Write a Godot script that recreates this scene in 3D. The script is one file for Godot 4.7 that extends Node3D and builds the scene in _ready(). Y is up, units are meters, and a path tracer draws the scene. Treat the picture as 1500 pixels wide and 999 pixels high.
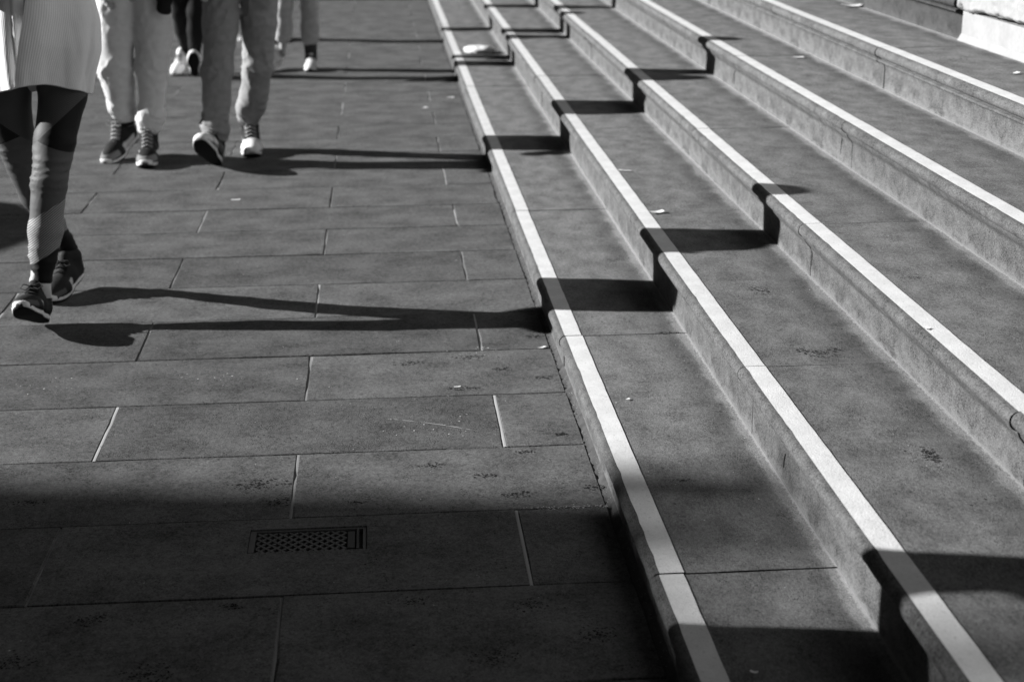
extends Node3D
# Sunlit bluestone steps beside a paved walk, with people walking towards the camera. Units metres, camera looks along -z, steps rise towards +x.

var rng := RandomNumberGenerator.new()
var M := {}                       # materials
var used_names := {}
const STEP_X := [0.5845, 0.9589, 1.3515, 1.7293, 2.0803, 2.474]
const STEP_Y := [0.1076, 0.2994, 0.4725, 0.6507, 0.8226, 0.998]
const STRIP := 0.0558
const SKEW := -0.0027
const RISER_IN := 0.026

# ------------------------------------------------------------------ helpers: nodes
func numbered(called: String) -> String:
	if not used_names.has(called):
		used_names[called] = 0
		return called
	used_names[called] += 1
	return "%s_%03d" % [called, used_names[called]]

func thing(called: String, label: String, category: String, at := Vector3.ZERO, turn := 0.0, group := "") -> Node3D:
	var o := Node3D.new()
	o.name = numbered(called)
	add_child(o)
	o.position = at
	o.rotation.y = turn
	tag(o, label, category, group)
	return o

func tag(o: Node3D, label: String, category: String, group := "") -> void:
	o.set_meta("label", label)
	o.set_meta("category", category)
	if group != "":
		o.set_meta("group", group)

func structure(called: String, label: String, category: String) -> Node3D:
	var o := Node3D.new()
	o.name = numbered(called)
	add_child(o)
	o.set_meta("kind", "structure")
	o.set_meta("label", label)
	o.set_meta("category", category)
	return o

func part(called: String, mesh: Mesh, parent: Node, at := Transform3D.IDENTITY) -> MeshInstance3D:
	var o := MeshInstance3D.new()
	o.mesh = mesh
	o.name = called
	o.transform = at
	parent.add_child(o, true)
	return o

# ------------------------------------------------------------------ helper: a mesh collector
class Mesher:
	var v := PackedVector3Array()
	var n := PackedVector3Array()
	var c := PackedColorArray()
	var t := PackedVector2Array()
	var i := PackedInt32Array()

	func vert(p: Vector3, nn := Vector3.UP, uv := Vector2.ZERO, col := Color.WHITE) -> int:
		v.append(p); n.append(nn); t.append(uv); c.append(col)
		return v.size() - 1

	func quad(a: Vector3, b: Vector3, cc: Vector3, d: Vector3, uv: Array = [], col := Color.WHITE) -> void:  # clockwise seen from the front
		var nn := (cc - a).cross(b - a).normalized()
		var k := v.size()
		var pts := [a, b, cc, d]
		for j in 4:
			vert(pts[j], nn, uv[j] if uv.size() else Vector2.ZERO, col)
		i.append_array(PackedInt32Array([k, k + 1, k + 2, k, k + 2, k + 3]))

	func box(lo: Vector3, hi: Vector3, col := Color.WHITE, x := Transform3D.IDENTITY) -> void:
		var p := func(a: int, b: int, cc: int) -> Vector3: return x * Vector3(hi.x if a else lo.x, hi.y if b else lo.y, hi.z if cc else lo.z)
		quad(p.call(0, 1, 0), p.call(1, 1, 0), p.call(1, 1, 1), p.call(0, 1, 1), [], col)
		quad(p.call(0, 0, 1), p.call(1, 0, 1), p.call(1, 0, 0), p.call(0, 0, 0), [], col)
		quad(p.call(0, 1, 1), p.call(1, 1, 1), p.call(1, 0, 1), p.call(0, 0, 1), [], col)
		quad(p.call(1, 1, 0), p.call(0, 1, 0), p.call(0, 0, 0), p.call(1, 0, 0), [], col)
		quad(p.call(0, 1, 0), p.call(0, 1, 1), p.call(0, 0, 1), p.call(0, 0, 0), [], col)
		quad(p.call(1, 1, 1), p.call(1, 1, 0), p.call(1, 0, 0), p.call(1, 0, 1), [], col)

	# a smooth grid of rows (each row a list of points); closed joins the last column to the first
	func grid(rows: Array, closed := false, uvs: Array = [], cols: Array = [], flip := false) -> void:
		var base := v.size()
		var w: int = rows[0].size()
		for r in rows.size():
			for k in w:
				vert(rows[r][k], Vector3.ZERO, uvs[r][k] if uvs.size() else Vector2.ZERO, cols[r][k] if cols.size() else Color.WHITE)
		for r in rows.size() - 1:
			for k in (w if closed else w - 1):
				var a := base + r * w + k
				var b := base + r * w + (k + 1) % w
				var d := a + w
				var e := b + w
				if flip:
					i.append_array(PackedInt32Array([a, d, b, b, d, e]))
				else:
					i.append_array(PackedInt32Array([a, b, d, b, e, d]))
		smooth(base)

	func tube(pts: Array, rad: Array, sides := 8, col := Color.WHITE) -> void:
		var rows := []
		var cols := []
		var side := Vector3.RIGHT
		for k in pts.size():
			var d: Vector3 = (pts[mini(k + 1, pts.size() - 1)] - pts[maxi(k - 1, 0)]).normalized()
			side = (side - d * side.dot(d))
			side = side.normalized() if side.length() > 0.01 else d.cross(Vector3.UP).normalized()
			var up := d.cross(side)
			var row := []
			var cr := []
			for s in sides:
				var a := TAU * s / sides
				row.append(pts[k] + (side * cos(a) + up * sin(a)) * rad[k])
				cr.append(col)
			rows.append(row)
			cols.append(cr)
		var first := []
		var last := []
		for s in sides:
			first.append(pts[0]); last.append(pts[pts.size() - 1])
		rows.push_front(first); rows.append(last)
		cols.push_front(cols[0]); cols.append(cols[0])
		grid(rows, true, [], cols, true)

	func smooth(from := 0) -> void:
		for k in range(from, n.size()):
			n[k] = Vector3.ZERO
		var start := 0
		for f in range(0, i.size(), 3):
			var a := i[f]
			if a < from:
				continue
			var b := i[f + 1]
			var d := i[f + 2]
			var nn := (v[d] - v[a]).cross(v[b] - v[a])
			n[a] += nn; n[b] += nn; n[d] += nn
		for k in range(from, n.size()):
			n[k] = n[k].normalized() if n[k].length_squared() > 1e-20 else Vector3.UP

	func add(o: Mesher, x := Transform3D.IDENTITY) -> void:
		var k := v.size()
		for j in o.v.size():
			v.append(x * o.v[j])
			n.append((x.basis * o.n[j]).normalized())
		c.append_array(o.c)
		t.append_array(o.t)
		for j in o.i:
			i.append(j + k)

	func mesh(m: Material, into: ArrayMesh = null) -> ArrayMesh:
		var am := into if into else ArrayMesh.new()
		var a := []
		a.resize(Mesh.ARRAY_MAX)
		a[Mesh.ARRAY_VERTEX] = v
		a[Mesh.ARRAY_NORMAL] = n
		a[Mesh.ARRAY_TEX_UV] = t
		a[Mesh.ARRAY_COLOR] = c
		a[Mesh.ARRAY_INDEX] = i
		am.add_surface_from_arrays(Mesh.PRIMITIVE_TRIANGLES, a)
		am.surface_set_material(am.get_surface_count() - 1, m)
		return am

# ------------------------------------------------------------------ helper: a skin over bones (smooth union of tapered capsules, meshed as surface nets)
# bones: [a, b, radius_a, radius_b]; bend(p) -> extra distance near the surface; cut(p) -> distance that clips; paint(p) -> colour; lay(p) -> uv
func skin(bones: Array, cell: float, k: float, bend = null, cut = null, paint = null, lay = null) -> Mesher:
	var lo := Vector3(1e9, 1e9, 1e9)
	var hi := -lo
	var pad := cell * 3.0 + k * 2.0
	for b in bones:
		for e in 2:
			var rr: Vector3 = Vector3.ONE * (b[2 + e] + pad)
			lo = lo.min(b[e] - rr)
			hi = hi.max(b[e] + rr)
	var nx := int((hi.x - lo.x) / cell) + 2
	var ny := int((hi.y - lo.y) / cell) + 2
	var nz := int((hi.z - lo.z) / cell) + 2
	var acc := PackedFloat32Array()
	acc.resize(nx * ny * nz)
	var far := cell * 3.0 + k
	var ik := 1.0 / k
	for b in bones:
		var a: Vector3 = b[0]
		var ab: Vector3 = b[1] - a
		var ra: float = b[2]
		var dr: float = b[3] - ra
		var inv := 1.0 / maxf(ab.length_squared(), 1e-9)
		var rmax: float = maxf(b[2], b[3]) + far
		var l0: Vector3 = (a.min(b[1]) - Vector3.ONE * rmax - lo) / cell
		var h0: Vector3 = (a.max(b[1]) + Vector3.ONE * rmax - lo) / cell
		for z in range(maxi(int(l0.z), 0), mini(int(h0.z) + 2, nz)):
			for y in range(maxi(int(l0.y), 0), mini(int(h0.y) + 2, ny)):
				var row := (z * ny + y) * nx
				var p0 := lo + Vector3(0, y * cell, z * cell) - a
				for x in range(maxi(int(l0.x), 0), mini(int(h0.x) + 2, nx)):
					var pa := p0 + Vector3(x * cell, 0, 0)
					var h := clampf(pa.dot(ab) * inv, 0.0, 1.0)
					var d := pa.distance_to(ab * h) - ra - dr * h
					if d < far:
						acc[row + x] += exp(-maxf(d, -0.2) * ik)
	var near := cell * 2.5
	for z in nz:
		for y in ny:
			var row := (z * ny + y) * nx
			for x in nx:
				var q := row + x
				if acc[q] <= 0.0:
					acc[q] = 1.0
				else:
					var d := -k * log(acc[q])
					if absf(d) < near + 0.02:
						var p := lo + Vector3(x, y, z) * cell
						if bend != null:
							d += bend.call(p)
						if cut != null:
							d = maxf(d, cut.call(p))
					elif d < 0.0 and cut != null:
						d = maxf(d, cut.call(lo + Vector3(x, y, z) * cell))
					acc[q] = d
	var out := Mesher.new()
	var id := PackedInt32Array()
	id.resize(nx * ny * nz)
	id.fill(-1)
	var sy := nx
	var sz := nx * ny
	var reach := cell * 1.8
	var ends := [[0, 1], [2, 3], [4, 5], [6, 7], [0, 2], [1, 3], [4, 6], [5, 7], [0, 4], [1, 5], [2, 6], [3, 7]]
	var off := PackedInt32Array([0, 1, sy, sy + 1, sz, sz + 1, sz + sy, sz + sy + 1])
	var corner := []
	for j in 8:
		corner.append(Vector3(j & 1, (j >> 1) & 1, j >> 2))
	for z in nz - 1:
		for y in ny - 1:
			var row := z * sz + y * sy
			for x in nx - 1:
				var q := row + x
				var d0 := acc[q]
				if d0 > reach * 1.8 or d0 < -reach * 1.8:
					continue
				var mask := 0
				for j in 8:
					if acc[q + off[j]] < 0.0:
						mask |= 1 << j
				if mask == 0 or mask == 255:
					continue
				var s := Vector3.ZERO
				var cnt := 0
				for e in ends:
					var e0: int = e[0]
					var e1: int = e[1]
					if ((mask >> e0) & 1) != ((mask >> e1) & 1):
						var da := acc[q + off[e0]]
						var db := acc[q + off[e1]]
						s += corner[e0].lerp(corner[e1], da / (da - db))
						cnt += 1
				var p := lo + (Vector3(x, y, z) + s / cnt) * cell
				id[q] = out.vert(p, Vector3.ZERO, lay.call(p) if lay != null else Vector2.ZERO, paint.call(p) if paint != null else Color.WHITE)
	for z in range(1, nz - 1):
		for y in range(1, ny - 1):
			var row := z * sz + y * sy
			for x in range(1, nx - 1):
				var q := row + x
				if id[q] < 0:
					continue
				var inside := acc[q] < 0.0
				if inside != (acc[q + 1] < 0.0):
					net_quad(out, id[q], id[q - sy], id[q - sy - sz], id[q - sz], inside)
				if inside != (acc[q + sy] < 0.0):
					net_quad(out, id[q], id[q - sz], id[q - sz - 1], id[q - 1], inside)
				if inside != (acc[q + sz] < 0.0):
					net_quad(out, id[q], id[q - 1], id[q - 1 - sy], id[q - sy], inside)
	out.smooth()
	return out

func net_quad(o: Mesher, a: int, b: int, c: int, d: int, inside: bool) -> void:
	if a < 0 or b < 0 or c < 0 or d < 0:
		return
	if inside:
		o.i.append_array(PackedInt32Array([a, b, c, a, c, d]))
	else:
		o.i.append_array(PackedInt32Array([a, c, b, a, d, c]))

# ------------------------------------------------------------------ helpers: computed pictures
var lut := PackedByteArray()

func byte_noise(seed_: int, freq: float, octaves: int, w: int, h: int, type := FastNoiseLite.TYPE_SIMPLEX_SMOOTH, gw := 0, gh := 0) -> PackedByteArray:
	var f := FastNoiseLite.new()
	f.seed = seed_
	f.noise_type = type
	f.frequency = freq
	f.fractal_type = FastNoiseLite.FRACTAL_FBM if octaves > 1 else FastNoiseLite.FRACTAL_NONE
	f.fractal_octaves = octaves
	var im := f.get_image(gw if gw else w, gh if gh else h, false, false, true)
	im.convert(Image.FORMAT_L8)
	if im.get_width() != w or im.get_height() != h:
		im.resize(w, h, Image.INTERPOLATE_CUBIC)
	return im.get_data()

func picture(data: PackedByteArray, w: int, h: int) -> ImageTexture:
	return ImageTexture.create_from_image(Image.create_from_data(w, h, false, Image.FORMAT_L8, data))

func relief(data: PackedByteArray, w: int, h: int, amount: float) -> ImageTexture:
	var im := Image.create_from_data(w, h, false, Image.FORMAT_L8, data)
	im.convert(Image.FORMAT_RGBA8)
	im.bump_map_to_normal_map(amount)
	return ImageTexture.create_from_image(im)

func lin(x: float) -> int:
	return lut[clampi(int(x * 1023.0), 0, 1023)]

func material(albedo: float, rough := 0.7, spec := 0.35) -> StandardMaterial3D:
	var m := StandardMaterial3D.new()
	m.albedo_color = Color(albedo, albedo, albedo).linear_to_srgb()
	m.roughness = rough
	m.metallic_specular = spec
	m.vertex_color_use_as_albedo = true
	m.cull_mode = BaseMaterial3D.CULL_DISABLED
	return m

func textured(tex: Texture2D, bump: Texture2D, strength: float, rough := 0.7, spec := 0.3) -> StandardMaterial3D:
	var m := material(1.0, rough, spec)
	m.albedo_texture = tex
	if bump:
		m.normal_enabled = true
		m.normal_texture = bump
		m.normal_scale = strength
	return m

func build_materials() -> void:
	lut.resize(1024)
	for k in 1024:
		lut[k] = int(round(clampf(Color(k / 1023.0, 0, 0).linear_to_srgb().r, 0, 1) * 255.0))
	# bluestone paving: 2 m square
	var s := 2048
	var a := byte_noise(11, 0.0035, 4, s, s)
	var b := byte_noise(12, 0.03, 3, s, s)
	var f := byte_noise(13, 0.42, 2, s, s, FastNoiseLite.TYPE_VALUE)
	var g := byte_noise(14, 0.010, 3, s, s, FastNoiseLite.TYPE_SIMPLEX_SMOOTH, s / 4, s)      # drawn out along x: wiped streaks
	var patch := byte_noise(15, 0.008, 2, s, s)
	var mid := byte_noise(16, 0.13, 2, s, s, FastNoiseLite.TYPE_VALUE)
	var alb := PackedByteArray()
	alb.resize(s * s)
	var hgt := PackedByteArray()
	hgt.resize(s * s)
	for q in s * s:
		var fi := f[q]
		var x := 0.100 * (-0.295 + a[q] * 0.0022 + b[q] * 0.0013 + fi * 0.0038 + mid[q] * 0.0020 + g[q] * 0.0008)
		var hh := 150.0 + fi * 0.22 + b[q] * 0.10
		if fi < 52 + (patch[q] - 128) * 0.28:
			x *= 0.45
			hh -= 60.0
		elif fi > 226:
			x += 0.05
		alb[q] = lin(maxf(x, 0.012))
		hgt[q] = clampi(int(hh), 0, 255)
	M.pave = textured(picture(alb, s, s), relief(hgt, s, s, 2.2), 0.9, 0.7, 0.12)
	M.pave_rough = textured(M.pave.albedo_texture, M.pave.normal_texture, 1.6, 0.75, 0.12)
	# treads: u along the step (2.4 m), v from the strip to the riser behind (0.4 m)
	for kind in 2:
		var w := 2048
		var h := 512
		a = byte_noise(21 + kind, 0.006, 4, w, h)
		b = byte_noise(31 + kind, 0.05, 3, w, h)
		f = byte_noise(41 + kind, 0.45, 2, w, h, FastNoiseLite.TYPE_VALUE)
		g = byte_noise(51 + kind, 0.022, 4, w, h, FastNoiseLite.TYPE_SIMPLEX_SMOOTH, w, 96)
		patch = byte_noise(61 + kind, 0.008, 3, w, h)
		mid = byte_noise(66 + kind, 0.15, 2, w, h, FastNoiseLite.TYPE_VALUE)
		alb.resize(w * h)
		hgt.resize(w * h)
		for y in h:
			var vv := y / float(h - 1)
			for x0 in w:
				var q := y * w + x0
				var fi := f[q]
				var x := 0.145 * (-0.26 + a[q] * 0.0023 + b[q] * 0.0013 + fi * 0.0040 + mid[q] * 0.0017 + g[q] * 0.0006)
				var hh := 150.0 + fi * 0.24 + b[q] * 0.08
				if fi < 50 + (patch[q] - 128) * 0.3:
					x *= 0.5
					hh -= 60.0
				elif fi > 224:
					x += 0.07
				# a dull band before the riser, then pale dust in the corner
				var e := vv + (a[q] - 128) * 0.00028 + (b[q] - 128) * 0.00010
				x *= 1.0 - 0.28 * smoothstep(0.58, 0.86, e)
				var dust := smoothstep(0.875, 0.935, e) * 0.26 + smoothstep(0.80, 1.0, e) * 0.24
				dust = dust * (0.10 + fi * 0.0070) + smoothstep(0.966, 0.984, vv + (b[q] - 128) * 0.00014) * (0.45 + fi * 0.0022)
				x = lerpf(x, 0.36, clampf(dust, 0.0, 1.0))
				alb[q] = lin(x)
				hgt[q] = clampi(int(hh), 0, 255)
		M["tread%d" % kind] = textured(picture(alb, w, h), relief(hgt, w, h, 2.2), 0.9, 0.7, 0.12)
	# risers: u along (2.4 m), v 0 at the nosing, 1 at the foot
	var rw := 2048
	var rh := 256
	a = byte_noise(71, 0.007, 4, rw, rh)
	b = byte_noise(72, 0.05, 3, rw, rh, FastNoiseLite.TYPE_SIMPLEX_SMOOTH, rw, 24)
	f = byte_noise(73, 0.4, 2, rw, rh, FastNoiseLite.TYPE_VALUE)
	g = byte_noise(74, 0.02, 3, rw, rh)
	alb.resize(rw * rh)
	hgt.resize(rw * rh)
	for y in rh:
		var vv := y / float(rh - 1)
		for x0 in rw:
			var q := y * rw + x0
			var x := 0.106 * (-0.22 + a[q] * 0.0020 + b[q] * 0.0006 + f[q] * 0.0055 + g[q] * 0.0012)
			if f[q] < 40:
				x *= 0.55
			var e := vv + (a[q] - 128) * 0.0009 + (g[q] - 128) * 0.0006
			var dust := smoothstep(0.80, 1.0, e) * (0.15 + f[q] * 0.0022) + smoothstep(0.955, 0.97, vv + (g[q] - 128) * 0.0003) * 0.35
			x = lerpf(x, 0.165, clampf(dust, 0.0, 1.0))
			alb[q] = lin(x)
			hgt[q] = clampi(int(150.0 + f[q] * 0.2 + g[q] * 0.15 - (50.0 if f[q] < 40 else 0.0)), 0, 255)
	M.riser = textured(picture(alb, rw, rh), relief(hgt, rw, rh, 2.0), 0.9, 0.7, 0.15)
	M.riser_shaded = textured(M.riser.albedo_texture, M.riser.normal_texture, 0.8, 0.65, 0.3)
	M.riser_shaded.albedo_color = Color(0.45, 0.45, 0.45).linear_to_srgb()  # same stone darkened: shade on the top riser painted into its colour
	# white painted strip: u along 1.2 m, v across
	rw = 1024
	rh = 64
	a = byte_noise(81, 0.012, 4, rw, rh)
	f = byte_noise(82, 0.4, 2, rw, rh, FastNoiseLite.TYPE_VALUE)
	g = byte_noise(83, 0.06, 4, rw, rh)
	alb.resize(rw * rh)
	hgt.resize(rw * rh)
	for q in rw * rh:
		var x := 0.55 * (0.82 + a[q] * 0.0007 + f[q] * 0.0008)
		if g[q] > 186:
			x *= 1.0 - (g[q] - 186) * 0.005
		alb[q] = lin(x)
		hgt[q] = clampi(int(120 + f[q] * 0.3 + g[q] * 0.1), 0, 255)
	M.strip = textured(picture(alb, rw, rh), relief(hgt, rw, rh, 2.0), 0.8, 0.75, 0.25)
	# pale rough pillar stone (triplanar, 1 m)
	rw = 512
	a = byte_noise(91, 0.008, 4, rw, rw)
	f = byte_noise(92, 0.3, 2, rw, rw, FastNoiseLite.TYPE_VALUE)
	g = byte_noise(93, 0.035, 3, rw, rw)
	alb.resize(rw * rw)
	hgt.resize(rw * rw)
	for q in rw * rw:
		alb[q] = lin(0.26 * (0.80 + a[q] * 0.0007 + g[q] * 0.0005 + f[q] * 0.0005))
		hgt[q] = clampi(int(g[q] * 0.6 + f[q] * 0.25), 0, 255)
	M.pale_stone = textured(picture(alb, rw, rw), relief(hgt, rw, rw, 3.0), 1.0, 0.85, 0.2)
	M.pale_stone.uv1_triplanar = true
	M.pale_stone.uv1_scale = Vector3(1.4, 1.4, 1.4)
	M.pale_smooth = textured(M.pale_stone.albedo_texture, null, 0.0, 0.8, 0.2)
	M.pale_smooth.albedo_color = Color(1, 1, 1)
	M.pale_smooth.uv1_triplanar = true
	M.wall = material(0.13, 0.85)
	M.ground = material(0.10, 0.8)
	M.bed = material(0.022, 0.95, 0.1)
	M.mortar = material(0.30, 0.9, 0.2)
	M.kerb_mortar = material(0.085, 0.9, 0.1)
	M.leaf = material(0.06, 0.7, 0.2)
	M.dark = material(0.010, 0.9, 0.1)
	M.pit = material(0.018, 0.95, 0.1)
	M.fleck = material(0.45, 0.8, 0.2)
	M.paper = material(0.60, 0.8, 0.2)
	M.iron = material(0.10, 0.5, 0.5)
	M.iron.metallic = 0.4
	M.old_iron = material(0.04, 0.6, 0.4)
	M.skin = material(0.36, 0.55, 0.4)
	M.hair = material(0.02, 0.6, 0.4)
	M.white_cotton = cloth(0.62, 0.0)
	M.denim = cloth(0.22, 1.0)
	M.black_cloth = cloth(0.018, 0.0)
	M.dark_cloth = cloth(0.05, 0.0)
	M.grey_cloth = cloth(0.15, 0.0)
	M.shoe = material(1.0, 0.65, 0.2)
	M.rubber_white = material(0.70, 0.6, 0.3)
	M.rubber_dark = material(0.012, 0.8, 0.2)
	M.lace = material(0.25, 0.8, 0.2)
	M.lace_dark = material(0.03, 0.8, 0.2)
	# ribbed knit: 16 ribs across
	rw = 256
	rh = 256
	f = byte_noise(95, 0.3, 2, rw, rh, FastNoiseLite.TYPE_VALUE)
	alb.resize(rw * rh)
	hgt.resize(rw * rh)
	for y in rh:
		for x0 in rw:
			var q := y * rw + x0
			var rib := 0.5 + 0.5 * cos(TAU * x0 / 16.0)
			var loop := 0.5 + 0.5 * cos(TAU * y / 8.0 + (PI if rib > 0.5 else 0.0))
			alb[q] = lin(0.80 * (0.76 + 0.12 * rib + 0.02 * loop + f[q] * 0.0004))
			hgt[q] = clampi(int(60 + rib * 130 + loop * 30), 0, 255)
	M.knit = textured(picture(alb, rw, rh), relief(hgt, rw, rh, 2.0), 0.8, 0.9, 0.15)
	M.leggings = material(1.0, 0.6, 0.3)
	M.leggings.albedo_texture = leggings_print()

func cloth(albedo: float, twill: float) -> StandardMaterial3D:
	var w := 256
	var f := byte_noise(int(albedo * 1000), 0.4, 2, w, w, FastNoiseLite.TYPE_VALUE)
	var a := byte_noise(int(albedo * 1000) + 1, 0.02, 3, w, w)
	var alb := PackedByteArray()
	alb.resize(w * w)
	for q in w * w:
		alb[q] = lin(albedo * (0.8 + f[q] * 0.0006 * (1.0 + twill) + a[q] * 0.0008 * (1.0 + twill)))
	var m := textured(picture(alb, w, w), relief(f, w, w, 1.5), 0.35, 0.85, 0.2)
	m.uv1_triplanar = true
	m.uv1_scale = Vector3(4, 4, 4)
	m.rim_enabled = false
	return m

# printed panels of the running leggings; picture spans x -0.30..0.30, y 0..1 (y up) of the wearer's own front
func leggings_print() -> ImageTexture:
	var w := 768
	var h := 1280
	var data := PackedByteArray()
	data.resize(w * h)
	for yy in h:
		var y := 1.0 - yy / float(h)
		for xx in w:
			var x := -0.30 + 0.60 * xx / float(w)
			var r := 0.085
			if x > centre_gap(y):                                # the leg that is forward
				if y > 0.60:
					var diag := 0.655 + (x - 0.025) * 0.86       # rises to the outside
					if y > diag:
						r = 0.075 if int(floor((x * 0.7 + y) * 260.0)) % 2 == 0 else 0.045
					elif y > 0.655 - (x - 0.02) * 0.42:
						r = 0.007
				elif y > 0.375 + (x + 0.03) * 0.55:
					r = 0.085
				elif y > 0.205 + (x + 0.06) * 0.55:
					r = 0.34 if fposmod((y - x * 0.75) * 118.0, 1.0) < 0.55 else 0.045
				else:
					r = 0.008
			else:
				if y > 0.60:
					var diag := 0.655 - (x + 0.06) * 0.86
					if y > diag:
						r = 0.06
					elif y > 0.64 + (x + 0.09) * 0.4:
						r = 0.007
				elif y < 0.30:
					r = 0.02
			data[yy * w + xx] = lin(r)
	return picture(data, w, h)

func centre_gap(y: float) -> float:
	return lerpf(-0.058, 0.004, clampf((y - 0.25) / 0.6, 0.0, 1.0)) - 0.004

# ------------------------------------------------------------------ the walk
func slab_mesh(w: float, d: float, tone: float, detail: int, hole: Rect2, m: Material) -> ArrayMesh:
	var o := Mesher.new()
	var uv0 := Vector2(rng.randf_range(0.0, 0.42), rng.randf_range(0.0, 0.77))
	var fx := rng.randf() < 0.5
	var fy := rng.randf() < 0.5
	var lay := func(p: Vector3) -> Vector2:
		var u := (w - p.x if fx else p.x) * 0.5
		var vv := (d - p.z if fy else p.z) * 0.5
		return uv0 + Vector2(u, vv)
	var col := Color(tone, tone, tone)
	var th := 0.045
	if hole.size.x > 0.0:
		var xs := [0.0, hole.position.x, hole.end.x, w]
		var zs := [0.0, hole.position.y, hole.end.y, d]
		for a in 3:
			for b in 3:
				if a == 1 and b == 1:
					continue
				var p := [Vector3(xs[a], 0, zs[b]), Vector3(xs[a + 1], 0, zs[b]), Vector3(xs[a + 1], 0, zs[b + 1]), Vector3(xs[a], 0, zs[b + 1])]
				o.quad(p[0], p[1], p[2], p[3], [lay.call(p[0]), lay.call(p[1]), lay.call(p[2]), lay.call(p[3])], col)
		var rims := [[Vector3(0, 0, d), Vector3(w, 0, d)], [Vector3(w, 0, 0), Vector3(0, 0, 0)], [Vector3(0, 0, 0), Vector3(0, 0, d)], [Vector3(w, 0, d), Vector3(w, 0, 0)],
			[Vector3(xs[1], 0, zs[1]), Vector3(xs[2], 0, zs[1])], [Vector3(xs[2], 0, zs[2]), Vector3(xs[1], 0, zs[2])], [Vector3(xs[1], 0, zs[2]), Vector3(xs[1], 0, zs[1])], [Vector3(xs[2], 0, zs[1]), Vector3(xs[2], 0, zs[2])]]
		for r in rims:
			var dn := Vector3(0, -th, 0)
			o.quad(r[0], r[1], r[1] + dn, r[0] + dn, [lay.call(r[0]), lay.call(r[1]), lay.call(r[1]), lay.call(r[0])], col)
		return o.mesh(m)
	# outline, clockwise seen from above, a little uneven; a worn arris runs round it
	var nx := 2 + detail * 5
	var nz := 1 + detail * 2
	var ring := []
	var corner_pts := [Vector3(0, 0, 0), Vector3(w, 0, 0), Vector3(w, 0, d), Vector3(0, 0, d)]
	for e in 4:
		var n := nx if e % 2 == 0 else nz
		for k in n:
			var p: Vector3 = corner_pts[e].lerp(corner_pts[(e + 1) % 4], k / float(n))
			if detail > 0:
				p += Vector3(rng.randf_range(-1, 1), 0, rng.randf_range(-1, 1)) * 0.0012
			ring.append(p)
	var mid := Vector3(w / 2, 0, d / 2)
	var n := ring.size()
	var top := []
	for p in ring:
		var ch := rng.randf_range(0.0015, 0.0032) if rng.randf() > 0.06 or detail == 0 else rng.randf_range(0.004, 0.008)
		top.append(p + Vector3(clampf((mid.x - p.x) * 100, -1, 1), 0, clampf((mid.z - p.z) * 100, -1, 1)) * ch)
	var c := o.vert(mid, Vector3.UP, lay.call(mid), col)
	var t0 := o.v.size()
	for p in top:
		o.vert(p, Vector3.UP, lay.call(p), col)
	for k in n:
		o.i.append_array(PackedInt32Array([c, t0 + k, t0 + (k + 1) % n]))
	for k in n:
		var k2 := (k + 1) % n
		var a: Vector3 = ring[k] + Vector3(0, -0.003, 0)
		var b: Vector3 = ring[k2] + Vector3(0, -0.003, 0)
		o.quad(top[k2], top[k], a, b, [lay.call(top[k2]), lay.call(top[k]), lay.call(a), lay.call(b)], col)
		o.quad(b, a, a + Vector3(0, -th, 0), b + Vector3(0, -th, 0), [lay.call(b), lay.call(a), lay.call(a), lay.call(b)], col)
	return o.mesh(m)

# a patch of small dark pits or pale flecks lying on a surface
func flecks(count: int, size: Vector2, rmin: float, rmax: float, up := 0.0006) -> Mesher:
	var o := Mesher.new()
	for k in count:
		var a := rng.randf() * TAU
		var rr := pow(rng.randf(), 0.75)
		var at := Vector3(cos(a) * rr * size.x, up, sin(a) * rr * size.y)
		fleck_at(o, at, rng.randf_range(rmin, rmax))
	return o

func fleck_at(o: Mesher, at: Vector3, r: float) -> void:
	var c := o.vert(at + Vector3(0, 0.0004, 0))
	var n := 6
	var turn := rng.randf() * TAU
	var sx := rng.randf_range(0.7, 1.5)
	for j in n:
		var b := TAU * j / n
		var p := Vector3(cos(b) * r * sx, 0, sin(b) * r).rotated(Vector3.UP, turn) * rng.randf_range(0.6, 1.2)
		o.vert(at + p)
	for j in n:
		o.i.append_array(PackedInt32Array([c, c + 1 + j, c + 1 + (j + 1) % n]))

func kerb_x(z: float) -> float:
	return STEP_X[0] - 0.004 + SKEW * (-z)

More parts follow.
